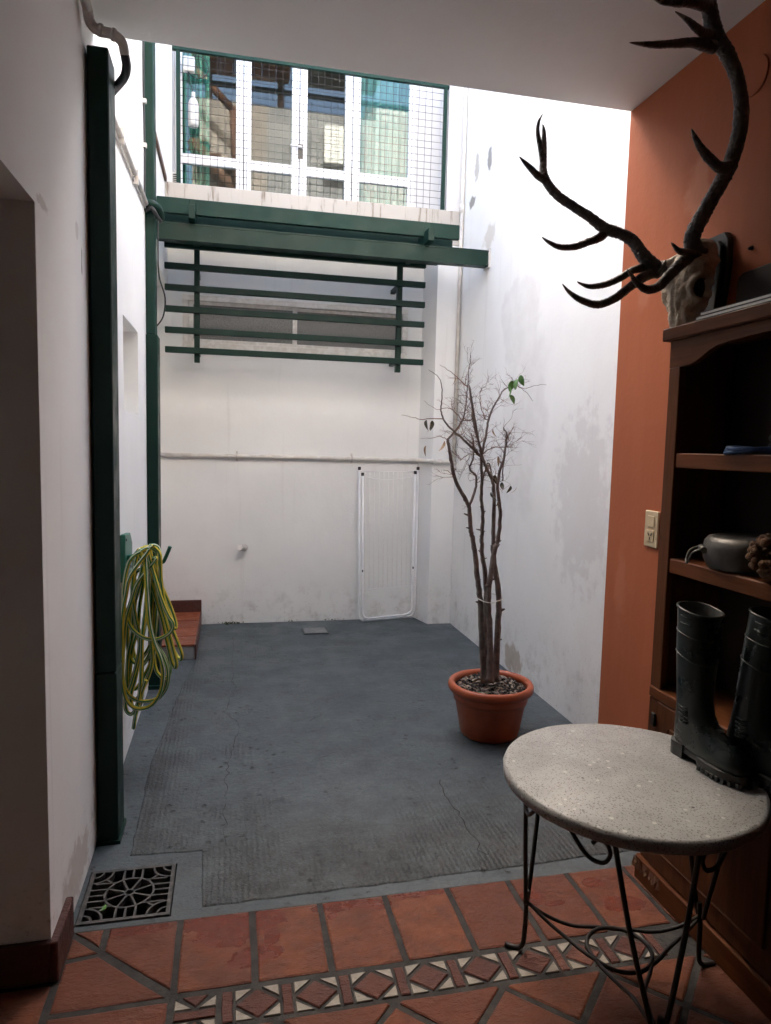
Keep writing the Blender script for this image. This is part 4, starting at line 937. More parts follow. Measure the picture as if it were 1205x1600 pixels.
ANT_B=[([(1.376,2.06,2.011),(1.364,2.073,1.999),(1.333,2.087,2.022),(1.309,2.1,2.053),(1.289,2.12,2.095),(1.256,2.14,2.12),(1.207,2.16,2.14),(1.164,2.18,2.176),(1.113,2.2,2.212),(1.061,2.22,2.251),(1.03,2.24,2.297),(1.025,2.26,2.342),(1.034,2.28,2.396),(1.036,2.287,2.445),(1.036,2.293,2.486),(1.034,2.3,2.508)],[0.019,0.023,0.023,0.021,0.019,0.018,0.018,0.016,0.015,0.015,0.015,0.013,0.011,0.009,0.006,0.001]),([(1.369,2.1,2.005),(1.322,2.094,2.004),(1.276,2.089,1.992),(1.223,2.083,1.96),(1.171,2.077,1.937),(1.118,2.071,1.926),(1.082,2.066,1.931),(1.066,2.06,1.935)],[0.016,0.014,0.012,0.011,0.01,0.008,0.004,0.001]),([(1.356,2.08,1.992),(1.301,2.071,1.967),(1.247,2.063,1.928),(1.193,2.054,1.889),(1.132,2.046,1.866),(1.07,2.037,1.874),(1.024,2.029,1.894),(0.996,2.02,1.914)],[0.017,0.016,0.014,0.013,0.012,0.01,0.006,0.001]),([(1.221,2.17,2.137),(1.19,2.158,2.108),(1.142,2.147,2.086),(1.087,2.135,2.063),(1.031,2.123,2.055),(0.988,2.112,2.063),(0.958,2.1,2.073)],[0.016,0.014,0.012,0.011,0.009,0.006,0.001]),([(1.03,2.24,2.301),(0.995,2.23,2.309),(0.956,2.22,2.331),(0.93,2.21,2.343),(0.913,2.2,2.35)],[0.013,0.012,0.009,0.005,0.001]),([(1.028,2.27,2.369),(1.02,2.28,2.425),(1.013,2.29,2.475),(1.02,2.3,2.514),(1.037,2.31,2.546)],[0.01,0.009,0.007,0.005,0.001])]
hs = thing('garden_hose', (-.34, 3.0, .1), 'yellow and green striped garden hose coiled on the left wall holder', 'hose')
STR = [0, 0, 1, 2, 1, 0, 0, 1, 2, 1]
ho = Vector((-.34, 3.0, .1))
for i, lp in enumerate(HOSE):
    closed = i < len(HOSE) - 1
    P = [p - ho for p in spline(lp, 5, closed)]
    MB().tube(P, .0082, 10, closed, stripes=STR, twist=.008 * (1 if i % 2 else -1)).build('hose_loop' if closed else 'hose_end', [M['yellow'], M['hgreen'], M['hwhite']], hs)

rh = random.Random(31)
for i in (1, 2, 5, 6, 3):
    lp = [(p[0] + .014 * math.sin(k * .7 + i) + .008, p[1] + .035 + .012 * math.cos(k * .9 + i), p[2] * (1 - .05 * (i % 3)) + .045 * (1 - p[2])) for k, p in enumerate(HOSE[i])]
    MB().tube([p - ho for p in spline(lp, 5, True)], .0082, 10, True, stripes=STR, twist=.01).build('hose_loop', [M['yellow'], M['hgreen'], M['hwhite']], hs)
# ================================================================== potted tree
PC = (1.255, 3.12)
pt = thing('plant_pot', (PC[0], PC[1], .0035), 'large round terracotta coloured plant pot standing by the right wall', 'pot')
MB().lathe([(.0, .0), (.128, .0), (.138, .006), (.146, .03), (.172, .170), (.176, .176), (.180, .178), (.187, .222), (.184, .2235), (.173, .2235), (.168, .20), (.140, .03), (0, .03)], 64).build('body', M['pot'], pt)
MB().lathe([(.186, .224), (.204, .226), (.209, .236), (.208, .252), (.203, .262), (.194, .265), (.182, .262), (.176, .250), (.176, .226), (.186, .224)], 64).build('rim', M['pot'], pt)
so = MB(); so.lathe([(0, .232), (.05, .236), (.10, .230), (.14, .226), (.174, .222), (.17, .19), (0, .19)], 40); so.build('soil', M['soil'], pt)
ch = MB(); rc = random.Random(21)
for k in range(520):
    a = rc.uniform(0, 2 * math.pi); r = .168 * math.sqrt(rc.random()); L = rc.uniform(.006, .022); w = L * rc.uniform(.3, .6); h = rc.uniform(.002, .005)
    Mx = Matrix.Translation((r * math.cos(a), r * math.sin(a), .233 + rc.uniform(-.003, .010))) @ Matrix.Rotation(rc.uniform(0, 6.28), 4, 'Z') @ Matrix.Rotation(rc.gauss(0, .4), 4, 'X') @ Matrix.Rotation(rc.gauss(0, .4), 4, 'Y')
    v = [Mx @ Vector(p) for p in ((-L, -w, 0), (L * .8, -w * .6, 0), (L, w * .7, 0), (-L * .7, w, 0), (-L * .8, -w * .7, h), (L * .7, -w * .5, h), (L * .8, w * .5, h), (-L * .6, w * .8, h))]
    ch.add(v, [(0, 3, 2, 1), (4, 5, 6, 7), (0, 1, 5, 4), (1, 2, 6, 5), (2, 3, 7, 6), (3, 0, 4, 7)], rc.choice((0, 2, 2, 2, 1, 1)))
tag(ch.build('bark_chips', [M['bark'], M['chip'], M['soil']], pt), kind='stuff')
tree = thing('potted_tree', (PC[0], PC[1], .24), 'tall nearly leafless small tree with several stems growing in the pot', 'tree')
to = Vector((PC[0], PC[1], .24))
rb = random.Random(17)
twig = MB(); ends = []
def knob(mb, p, d, r): mb.tube([p, p + d * .6, p + d], [r, r * .9, r * .55], 6)
for i, (pts, (r0, r1)) in enumerate(STEMS):
    P = spline(pts, 5); n_ = len(P); rad = []
    for k in range(n_):
        t = k / (n_ - 1); rad.append((r0 + (r1 - r0) * t) * (1 + .05 * math.sin(k * 1.7 + i) * (r0 > .01)) * (.92 if r0 > .01 else .85))
    if i < 4: rad[0] *= 1.25; rad[1] *= 1.15
    jit = .0009 if r0 > .006 else .0015
    P = [p + Vector((rb.gauss(0, jit), rb.gauss(0, jit * 2), rb.gauss(0, jit))) if 0 < k < n_ - 1 else p for k, p in enumerate(P)]
    if i < 4:
        mb = MB(); mb.tube([p - to for p in P], rad, 10)
        for k in range(4, n_ - 4):
            if rb.random() < .16:
                d = Vector((rb.uniform(-1, 1), rb.uniform(-1, .4), rb.uniform(-.2, .8))); d.normalize(); knob(mb, P[k] - to, d * (rad[k] + rb.uniform(.008, .020)), rad[k] * rb.uniform(.3, .5))
        mb.build('stem', M['bark'], tree)
    else:
        MB().tube([p - to for p in P], rad, 7).build('branch', M['twig'] if r0 < .0035 else M['bark'], tree)
    for k in range(n_):
        if rad[k] < .0075 and P[k].z > .95 and 1.02 < P[k].x < 1.36: ends.append((P[k], (P[min(k + 1, n_ - 1)] - P[max(k - 1, 0)]).normalized()))
# fine twigs, recursively forked
def grow(p, d, L, r, depth):
    n_ = 5; P = [p]; q = p.copy(); dd = d.copy()
    for k in range(n_):
        dd = (dd + Vector((rb.gauss(0, .22), rb.gauss(0, .22), rb.gauss(0, .20)))).normalized(); q = q + dd * L / n_; P.append(q.copy())
    twig.tube([v - to for v in P], [r * (1 - .7 * k / n_) for k in range(n_ + 1)], 4)
    if depth:
        for k in range(rb.choice((1, 2, 2, 3))):
            b = P[rb.randint(1, n_)]; e = (dd + Vector((rb.gauss(0, .7), rb.gauss(0, .7), rb.gauss(.05, .6)))).normalized(); grow(b, e, L * rb.uniform(.45, .75), r * .65, depth - 1)
cen = Vector((1.16, 3.12, 1.35))
for k in range(230):
    p, d = rb.choice(ends)
    o = (p - cen); o.z *= .3
    e = (d * .5 + Vector((rb.gauss(0, .7), rb.gauss(0, .7), rb.gauss(.1, .5))) + o.normalized() * .15 + Vector((0, 0, .15))).normalized()
    grow(p, e, rb.uniform(.035, .10), rb.uniform(.0008, .0014), rb.choice((1, 2, 2)))
tag(twig.build('twigs', M['twig'], tree), kind='stuff')
def leafmesh(L, w, curl):
    vs, fs = [], []; n_ = 5
    for k in range(n_ + 1):
        t = k / n_; ww = w * math.sin(math.pi * min(1, t * .92 + .06)) ** .8; zz = -curl * t * t * L
        vs += [(t * L, -ww, zz + abs(ww) * .35), (t * L, 0, zz), (t * L, ww, zz + abs(ww) * .35)]
        if k:
            o = 3 * k; fs += [(o - 3, o - 2, o + 1, o), (o - 2, o - 1, o + 2, o + 1)]
    mb = MB(); mb.add(vs, fs, smooth=True); return mb
for (p, kd) in LEAVES:
    big = {'g': .054, 'd': .036, 'b': .040}[kd] * rb.uniform(.8, 1.15)
    o = leafmesh(big, big * (.30 if kd != 'b' else .18), .4 if kd == 'g' else .9).build('leaf', M['leaf_' + kd], tree, recalc=False)
    o.location = Vector(p) - to + Vector((0, -.01, big * .4)); o.rotation_euler = (rb.uniform(-.9, .9), rb.uniform(.7, 1.7), rb.uniform(0, 6.28))
lf = leafmesh(.05, .014, .3).build('leaf', M['leaf_b'], tree, recalc=False); lf.location = (-.07, -.06, .06); lf.rotation_euler = (.4, .2, 2.6)
for k in range(2):
    o = leafmesh(.06, .02, .3).build('leaf', M['leaf_g'] if k == 0 else M['leaf_d'], tree, recalc=False); o.location = (-.09 + .05 * k, -.11, .008 + .004 * k); o.rotation_euler = (.1, .1, 2.2 + k)
z_ = .605
zt = .69; sp = []
for pts, (r0, r1) in STEMS[:4]:
    q = min(spline(pts, 8), key=lambda v: abs(v.z - zt)); sp.append(Vector((q.x, q.y)))
cc = sum(sp, Vector((0, 0))) / 4; tie = []
for k in range(40):
    th = k * math.pi / 20; dv = Vector((math.cos(th), math.sin(th))); rr_t = max((q - cc).dot(dv) for q in sp) + .018
    tie.append((cc.x + dv.x * rr_t - to.x, cc.y + dv.y * rr_t - to.y, zt - to.z + .012 * math.sin(th)))
MB().tube(tie, .0026, 6, True).build('string_tie', M['string'], tree)

# ================================================================== iron table with terrazzo top
TC = Vector((1.0, 1.523, 0)); TR, TZ = .320, .59
tb = thing('garden_table', TC, 'round speckled stone top table on black wrought iron legs', 'table')
tm = MB(); rr2 = random.Random(2); seg = 96
prof = [(0, TZ - .035), (TR - .02, TZ - .035), (TR - .006, TZ - .033), (TR - .001, TZ - .026), (TR, TZ - .012), (TR - .004, TZ - .003), (TR - .012, TZ), (0, TZ)]
tm.lathe(prof, seg); top = tm.build('table_top', M['terrazzo'], tb)
for v in top.data.vertices:
    a = math.atan2(v.co.y, v.co.x); k = 1 + .004 * math.sin(3 * a + 1) + .0025 * math.sin(11 * a) + .0015 * math.sin(29 * a)
    v.co.x *= k; v.co.y *= k
ZU = TZ - .035
tube('top_ring', [TC + Vector((.25 * math.cos(k * math.pi / 24), .25 * math.sin(k * math.pi / 24), ZU - .008)) for k in range(48)], .006, M['iron'], tb, 8, True)
for ang, fr in ((140.5, .250), (3.0, .250), (252.5, .318)):
    a = R_(ang); er = Vector((math.cos(a), math.sin(a), 0)); et = Vector((-math.sin(a), math.cos(a), 0))
    def pt3(r, t, z): return er * r + et * t + Vector((0, 0, z))
    for s_ in (-1, 1):
        P = [pt3(.245, s_ * .098, ZU), pt3(.243, s_ * .092, ZU - .02), pt3(.245 + (fr - .25) * .5, s_ * .060, .36), pt3(fr - .002, s_ * .022, .20), pt3(fr, s_ * .010, .155)]
        MB().tube(spline(P, 4), .0062, 8).build('leg', M['iron'], tb)
        # scroll beside the top of the rod
        def pc(t, z): b_ = a + s_ * t / .26; return Vector((.26 * math.cos(b_), .26 * math.sin(b_), z))
        Q = [pc(.215, ZU - .004), pc(.185, ZU - .040), pc(.150, ZU - .072), pc(.116, ZU - .074), pc(.102, ZU - .050), pc(.112, ZU - .026), pc(.130, ZU - .022), pc(.142, ZU - .036)]
        MB().tube(spline(Q, 4), .0052, 8).build('scroll', M['iron'], tb)
    F = [pt3(fr - .001, .006, .19), pt3(fr, 0, .13), pt3(fr + .002, 0, .05), pt3(fr + .008, 0, .020), pt3(fr + .025, 0, .009), pt3(fr + .055, 0, .0075)]
    MB().tube(spline(F, 4), .0068, 8).build('foot', M['iron'], tb)
    B_ = [pt3(fr - .003, 0, .155), pt3(.19, .012, .125), pt3(.13, .03, .108), pt3(.07, .06, .104), pt3(.0, .085, .104)]
    MB().tube(spline(B_, 4), .0050, 8).build('brace', M['iron'], tb)
    B_ = [pt3(fr - .003, 0, .150), pt3(.19, -.012, .122), pt3(.13, -.03, .106), pt3(.07, -.06, .103), pt3(.0, -.085, .103)]
    MB().tube(spline(B_, 4), .0050, 8).build('brace', M['iron'], tb)
tube('centre_ring', [TC + Vector((.082 * math.cos(k * math.pi / 18), .082 * math.sin(k * math.pi / 18), .104)) for k in range(36)], .0055, M['iron'], tb, 8, True)

# ================================================================== rubber boots on the table
def boot(loc, rz, bend, label):
    S = .93; N = .86
    root = thing('rubber_boot', loc, label, 'boot', 'pair of rubber boots')
    root.rotation_euler = (0, 0, rz)
    def bd_(v): return Vector((v.x * N, v.y * N + bend * max(0.0, v.z - .10), v.z))
    prof = [((-.085, .445), (.052, .425), .063), ((-.084, .41), (.051, .40), .062), ((-.082, .32), (.049, .32), .059), ((-.077, .235), (.045, .235), .053),
            ((-.074, .17), (.047, .18), .048), ((-.076, .125), (.060, .145), .045), ((-.082, .09), (.085, .122), .043), ((-.084, .055), (.115, .108), .043),
            ((-.075, .030), (.145, .098), .044), ((-.035, .024), (.168, .090), .045), ((.02, .023), (.185, .080), .048), ((.08, .023), (.198, .068), .049), ((.13, .023), (.207, .055), .045), ((.175, .024), (.210, .042), .032), ((.198, .027), (.208, .034), .015)]
    def ring(b, f, w, n_=28, sh=0.0):
        b, f = Vector((b[0], 0, b[1])), Vector((f[0], 0, f[1])); c = (b + f) / 2; h = (f - b) / 2
        out = []
        for k in range(n_):
            a = 2 * math.pi * k / n_; ca, sa = math.cos(a), math.sin(a)
            e = .85
            out.append(bd_((c + h * (abs(ca) ** e * (1 if ca > 0 else -1)) + Vector((0, w * (abs(sa) ** e * (1 if sa > 0 else -1)), 0))) * S))
        return out
    dense = []
    for i in range(len(prof) - 1):
        for k in range(3):
            t = k / 3; A_, B2 = prof[i], prof[i + 1]
            dense.append((tuple(A_[0][q] + (B2[0][q] - A_[0][q]) * t for q in (0, 1)), tuple(A_[1][q] + (B2[1][q] - A_[1][q]) * t for q in (0, 1)), A_[2] + (B2[2] - A_[2]) * t))
    dense.append(prof[-1])
    shell = MB().rings([ring(*d) for d in dense], cap0=False).build('shaft', M['boot'], root)
    # inside of the shaft
    inner = [((-.081, .444), (.048, .424), .059), ((-.078, .32), (.045, .32), .055), ((-.072, .22), (.041, .22), .048), ((-.064, .16), (.036, .16), .04)]
    MB().rings([ring(*d) for d in inner], cap0=False).build('lining', M['lining'], root)
    def band(b, f, w, r): MB().tube(ring(b, f, w), r, 6, True).build('ridge', M['boot'], root)
    band((-.085, .443), (.052, .4235), .0635, .0034); band((-.0838, .375), (.0512, .355), .0612, .0016); band((-.0825, .315), (.0482, .285), .0586, .0016)
    for s_ in (-1, 1):
        for k in range(5): MB().tube([bd_(Vector((-.040 + .002 * k, s_ * (.0440 - .0006 * k), .155 - .011 * k)) * S), bd_(Vector((-.018, s_ * .0475, .152 - .011 * k)) * S), bd_(Vector((.004, s_ * .0465, .155 - .011 * k)) * S)], .0028, 6).build('ankle_rib', M['boot'], root)
        for k in range(2): MB().tube([bd_(Vector((-.035, s_ * .0605, .418 - .02 * k)) * S), bd_(Vector((.01, s_ * .0605, .412 - .02 * k)) * S)], .0022, 6).build('pull_rib', M['boot'], root)
    # sole: heel block, waist and lugged forefoot
    def outline(x0, x1, n_=14):
        def hw(x): 
            t = (x + .09) / .305
            return .040 + .012 * math.sin(max(0, t - .35) * 4.2) if t < 1 else 0
        up = []
        for k in range(n_ + 1):
            x = x0 + (x1 - x0) * k / n_; w = hw(x)
            if x1 > .2: w *= math.sqrt(max(0, 1 - max(0, (x - .13) / .0855) ** 2))
            if x0 < -.08: w *= math.sqrt(max(0, 1 - max(0, (-.05 - x) / .041) ** 2))
            up.append((x * S * N, max(.002, w) * S * N))
        return up + [(x, -y) for x, y in reversed(up)]
    MB().prism(outline(-.0905, -.015), .0, .040 * S).build('heel', M['sole'], root)
    MB().prism(outline(.055, .215), .006, .034 * S, .003).build('sole', M['sole'], root)
    MB().prism([(-.016 * S * N, .034 * S * N), (.057 * S * N, .040 * S * N), (.057 * S * N, -.040 * S * N), (-.016 * S * N, -.034 * S * N)], .016, .036 * S).build('waist', M['sole'], root)
    ol = outline(.06, .213, 16)
    for k, (x, y) in enumerate(ol):
        if k % 2 == 0: MB().box((x - .0045, y * .93 - .006, 0), (x + .0045, y * .93 + .006, .0125)).build('lug', M['sole'], root)
    return root
boot((1.212, 1.556, TZ + .001), R_(-83), 0.0, 'dark green rubber boot nearer the plant, heel showing, on the stone table')
boot((1.296, 1.452, TZ + .001), R_(-74), .24, 'second dark green rubber boot nearer the frame edge with its shaft leaning into the bookcase')

# ================================================================== bookcase
BX, BY0, BY1 = 1.324, .75, 1.932
bk = thing('bookcase', (1.42, 1.4, 0), 'dark brown wooden bookcase with arched top against the orange wall', 'bookcase')
box('side_panel', (BX + .02, BY1 - .022, .0), (XO - .004, BY1 - .002, 1.745), M['woodv'], bk)
box('side_panel', (BX + .02, BY0, .0), (XO - .004, BY0 + .02, 1.745), M['woodv'], bk)
box('back_panel', (XO - .010, BY0 + .021, .05), (XO - .002, BY1 - .023, 1.744), M['wooddark'], bk)
box('face_stile', (BX, BY1 - .052, .66), (BX + .0195, BY1, 1.664), M['woodv'], bk, .002)
box('face_stile', (BX, BY0, .66), (BX + .0195, BY0 + .05, 1.664), M['woodv'], bk, .002)
# arched valance
val = [(BY0, 1.6645), (BY0 + .05, 1.6645)]
L_ = BY1 - BY0
arch = [(BY1 - 0.0, 1.6645), (BY1 - .075, 1.6645), (BY1 - .10, 1.667), (BY1 - .125, 1.673), (BY1 - .15, 1.683), (BY1 - .18, 1.697), (BY1 - .21, 1.706), (BY1 - .26, 1.712), (BY1 - .4, 1.716), (BY0 + .4, 1.716), (BY0 + .2, 1.706), (BY0 + .12, 1.672), (BY0 + .06, 1.6645), (BY0, 1.6645)]
va = MB().xprism([(y - 1.4, z) for y, z in arch] + [(BY0 - 1.4, 1.745), (BY1 - 1.4, 1.745)], BX - 1.42, BX + .0195 - 1.42).build('valance', M['wood'], bk)
box('cornice', (BX - .02, BY0 - .02, 1.7455), (XO - .003, BY1 + .018, 1.784), M['wood'], bk, .004)
for z in (1.404, 1.080): box('shelf', (BX + .004, BY0 + .0205, z - .045), (XO - .011, BY1 - .0525, z), M['wood'], bk, .003)
box('waist_board', (BX - .004, BY0, .625), (XO - .011, BY1 - .0005, .6595), M['wood'], bk, .003)
# lower cupboard: frame, two panelled doors, hinges, chipped plinth
box('lower_stile', (BX, BY1 - .045, .085), (BX + .0195, BY1, .6245), M['woodv'], bk, .002)
box('lower_stile', (BX, BY0, .085), (BX + .0195, BY0 + .045, .6245), M['woodv'], bk, .002)
box('plinth', (BX - .012, BY0, .0), (BX + .0195, BY1 + .012, .0845), M['wood'], bk, .006)
cpz = MB(); rq = random.Random(8)
for k in range(14):
    y = BY1 + .012 - k * .011 * rq.uniform(.8, 1.2); s_ = rq.uniform(.006, .014)
    cpz.add([(BX - .0135 - 1.42, y - s_ - 1.4, .035 + rq.uniform(0, .04)), (BX - .0165 - 1.42, y - 1.4, .03 + rq.uniform(0, .045)), (BX - .0135 - 1.42, y + s_ - 1.4, .03 + rq.uniform(0, .045)), (BX - .0125 - 1.42, y - 1.4, .078)], [(0, 1, 3), (1, 2, 3), (0, 2, 1)])
cpz.build('chipped_edge', M['woodworn'], bk)
for a, b in ((1.315, BY1 - .046), (BY0 + .046, 1.311)):
    box('door', (BX - .004, a, .088), (BX + .0155, b, .622), M['woodv'], bk, .003)
    box('door_panel', (BX - .009, a + .07, .155), (BX - .0042, b - .07, .56), M['woodv'], bk, .006)
for z in (.56, .16): MB().box((BX - .013 - 1.42, BY1 - .050 - 1.4, z - .022), (BX - .0042 - 1.42, BY1 - .030 - 1.4, z + .022)).build('hinge', M['iron'], bk, .003)
for y in (1.28, 1.35): MB().lathe([(0, .0), (.012, .0), (.014, .012), (.008, .02), (0, .021)], 14).build('knob', M['iron'], bk).matrix_local = Matrix.Translation((BX - .0095 - 1.42, y - 1.4, .44)) @ Matrix.Rotation(R_(-90), 4, 'Y')

# things on the bookcase
def mag(z, y0, y1, x0, x1, label):
    o = thing('magazine', ((x0 + x1) / 2, (y0 + y1) / 2, z), label, 'magazine', 'magazines lying on the bookcase')
    off = o.location
    MB().box((x0 - off.x, y0 - off.y, 0), (x1 - off.x, y1 - off.y, .0022)).build('cover', M['cover'], o)
    MB().box((x0 - off.x + .001, y0 - off.y + .001, .0023), (x1 - off.x - .001, y1 - off.y - .001, .0085)).build('pages', M['paper'], o)
    MB().box((x0 - off.x, y0 - off.y, .0086), (x1 - off.x, y1 - off.y, .0105)).build('cover', M['cover'], o)
mag(1.7845, 1.42, 1.80, 1.309, 1.50, 'lower of the two white edged magazines on the bookcase')
mag(1.7955, 1.41, 1.785, 1.312, 1.49, 'upper of the two white edged magazines on the bookcase')
db = MB()
pr = [(1.46, 1.784), (1.905, 1.784), (1.905, 1.955)] + [(1.905 - .03 + .03 * math.cos(R_(a)), 1.955 + .03 * math.sin(R_(a))) for a in (30, 60, 90)] + [(1.46, 1.985)]
pr = [(y, z) for y, z in pr]
db.xprism([(y - 1.68, z - 1.806) for y, z in [(1.46, 1.8062), (1.90, 1.8062), (1.90, 1.945), (1.893, 1.966), (1.878, 1.975), (1.46, 1.985)]], -.012, .012)
db = db.build('dark_tray', M['wooddark'], None, .003, loc=(1.528, 1.68, 1.7845 + .0218 - .0215)); tag(db, 'dark round cornered tray standing against the orange wall on the bookcase', 'tray')

pn = thing('cooking_pan', (1.425, 1.66, 1.081), 'dull aluminium pan with wire handle on the bookcase middle shelf', 'pan')
MB().lathe([(0, .0), (.095, .0), (.108, .006), (.118, .03), (.1195, .060), (.116, .078), (.106, .090), (.090, .0945), (.088, .091), (0, .0915)], 40).build('body', M['alu'], pn)
def hnd(ang):
    a = R_(ang); er = Vector((math.cos(a), math.sin(a), 0)); et = Vector((-er.y, er.x, 0))
    pl_ = MB()
    P = [er * .1205 + et * s_ + Vector((0, 0, .052)) for s_ in (-.034, 0, .034)]
    pl_.tube(P, .010, 6).build('handle_bracket', M['alu'], pn)
    Q = [er * .125 + et * -.03 + Vector((0, 0, .055)), er * .150 + et * -.030 + Vector((0, 0, .042)), er * .160 + et * -.02 + Vector((0, 0, .012)), er * .160 + et * .02 + Vector((0, 0, .012)), er * .150 + et * .030 + Vector((0, 0, .042)), er * .125 + et * .03 + Vector((0, 0, .055))]
    MB().tube(spline(Q, 4), .0028, 6).build('wire_handle', M['alu'], pn)
hnd(150)
bw_ = MB(); rw_ = random.Random(6)
for k in range(150):
    u = rw_.uniform(-1, 1); a = rw_.uniform(0, 6.28); s_ = math.sqrt(1 - u * u); r = .062
    c = Vector((r * s_ * math.cos(a), r * s_ * math.sin(a), .066 + .9 * r * u)); e = rw_.uniform(.008, .013)
    bw_.lathe([(0, c.z - e), (e * .8, c.z - e * .5), (e, c.z), (e * .7, c.z + e * .6), (0, c.z + e)], 6, (c.x, c.y))
bwo = bw_.build('wool_ball', M['brownwool'], None, loc=(1.365, 1.49, 1.081 + .094 - .094)); tag(bwo, 'brown tufted wool ball in front of the pan at the frame edge', 'wool ball')
bc_ = thing('blue_cord', (1.40, 1.62, 1.405), 'coil of dark blue cord on the upper bookcase shelf', 'cord')
for k in range(5):
    rr3 = random.Random(k); P = [(.085 * math.cos(a) * (1 + .06 * math.sin(3 * a + k)), .075 * math.sin(a), .005 + .006 * k * .5 + .003 * math.sin(2 * a + k)) for a in [q * math.pi / 12 for q in range(24)]]
    MB().tube(P, .0045, 6, True).build('loop', M['blue'], bc_)
jr = thing('glass_jar', (1.42, 1.50, 1.405), 'dark glass jar with red band on the upper shelf at the frame edge', 'jar')
MB().lathe([(0, 0), (.045, 0), (.05, .01), (.05, .10), (.045, .115), (0, .116)], 24).build('body', M['frosted'], jr)
MB().lathe([(0, .1165), (.047, .1165), (.047, .135), (0, .136)], 24).build('lid', M['orange'], jr)
ck = thing('metal_clip', (1.47, 1.66, 1.405), 'tiny shiny metal clip hanging in the upper shelf', 'clip')
MB().tube(spline([(0, 0, .055), (.0, .006, .045), (.0, -.004, .035), (.0, .006, .025), (.0, .0, .0)], 3), .003, 6).build('body', M['alu'], ck)
bx_ = thing('wicker_basket', (1.46, 1.47, .661), 'brown wicker basket in the lowest open shelf behind the boots', 'basket')
for k in range(9):
    MB().tube([(.065 * math.cos(a), .12 * math.sin(a), .012 + .022 * k + .004 * math.sin(9 * a + k * math.pi)) for a in [q * math.pi / 20 for q in range(40)]], .010, 6, True).build('weave', M['brownwool'], bx_)
MB().prism([(.06 * math.cos(q * math.pi / 8), .112 * math.sin(q * math.pi / 8)) for q in range(16)], .0, .012).build('base', M['brownwool'], bx_)

# light switch and socket plate
so_ = thing('socket_plate', (XO, 2.297, 1.12), 'ivory switch and socket plate on the orange wall beside the bookcase', 'socket')
MB().box((-.010, -.042, -.068), (-.0005, .042, .068)).build('plate', M['ivory'], so_, .003)
MB().box((-.013, -.022, .008), (-.0101, .022, .050)).build('switch', M['ivory'], so_, .002)
MB().box((-.013, -.022, -.048), (-.0101, .022, -.004)).build('socket_face', M['ivory'], so_, .002)
for y, z, a in ((-.009, -.020, .5), (.009, -.020, -.5), (0, -.036, 0)):
    o = MB().box((-.0145, -.0018, -.006), (-.0131, .0018, .006)).build('socket_slot', M['dark'], so_); o.location = (0, y, z); o.rotation_euler = (a, 0, 0)

# ================================================================== stag skull and antlers on a wooden plaque
ss = thing('stag_trophy', (1.53, 2.02, 1.78), 'stag skull with large dark branching antlers mounted on a dark wooden plaque', 'trophy')
so3 = Vector((1.53, 2.02, 1.78))
sh = [(2.115, 2.105), (2.135, 2.08), (2.145, 2.0), (2.125, 1.87), (2.085, 1.76), (2.045, 1.72), (2.005, 1.76), (1.975, 1.87), (1.958, 2.0), (1.960, 2.08), (1.978, 2.105)]
def inset(P, k): 
    c = (2.045, 1.93); return [(c[0] + (y - c[0]) * k, c[1] + (z - c[1]) * k) for y, z in P]
MB().xprism([(y - so3.y, z - so3.z) for y, z in sh], 1.523 - so3.x, XO - .0005 - so3.x).build('plaque_base', M['plaque'], ss, .004)
MB().xprism([(y - so3.y, z - so3.z) for y, z in inset(sh, .86)], 1.510 - so3.x, 1.5228 - so3.x).build('plaque_face', M['plaque'], ss, .005)
# skull: sections down the face, then orbits, pits, ridges and sutures pushed into the surface
from mathutils import noise as mn
sec = [(2.075, 1.455, .030, .030), (2.06, 1.450, .050, .045), (2.03, 1.440, .062, .055), (2.0, 1.432, .068, .058), (1.965, 1.425, .075, .056), (1.93, 1.420, .080, .052), (1.90, 1.418, .078, .049), (1.87, 1.418, .066, .046), (1.84, 1.418, .054, .043), (1.80, 1.420, .045, .040), (1.76, 1.424, .040, .036), (1.72, 1.428, .035, .031), (1.69, 1.432, .030, .026), (1.67, 1.435, .018, .016)]
YS = 2.0; NS = 96; NR = 90
def sec_at(z):
    for q in range(len(sec) - 1):
        if sec[q][0] >= z >= sec[q + 1][0]:
            t = (sec[q][0] - z) / (sec[q][0] - sec[q + 1][0]); t = t * t * (3 - 2 * t) if False else t
            return [sec[q][m] + (sec[q + 1][m] - sec[q][m]) * t for m in range(4)]
    return sec[-1]
def bumpf(d, r): return max(0.0, 1 - (d / r) ** 2) ** 2
rings_ = []
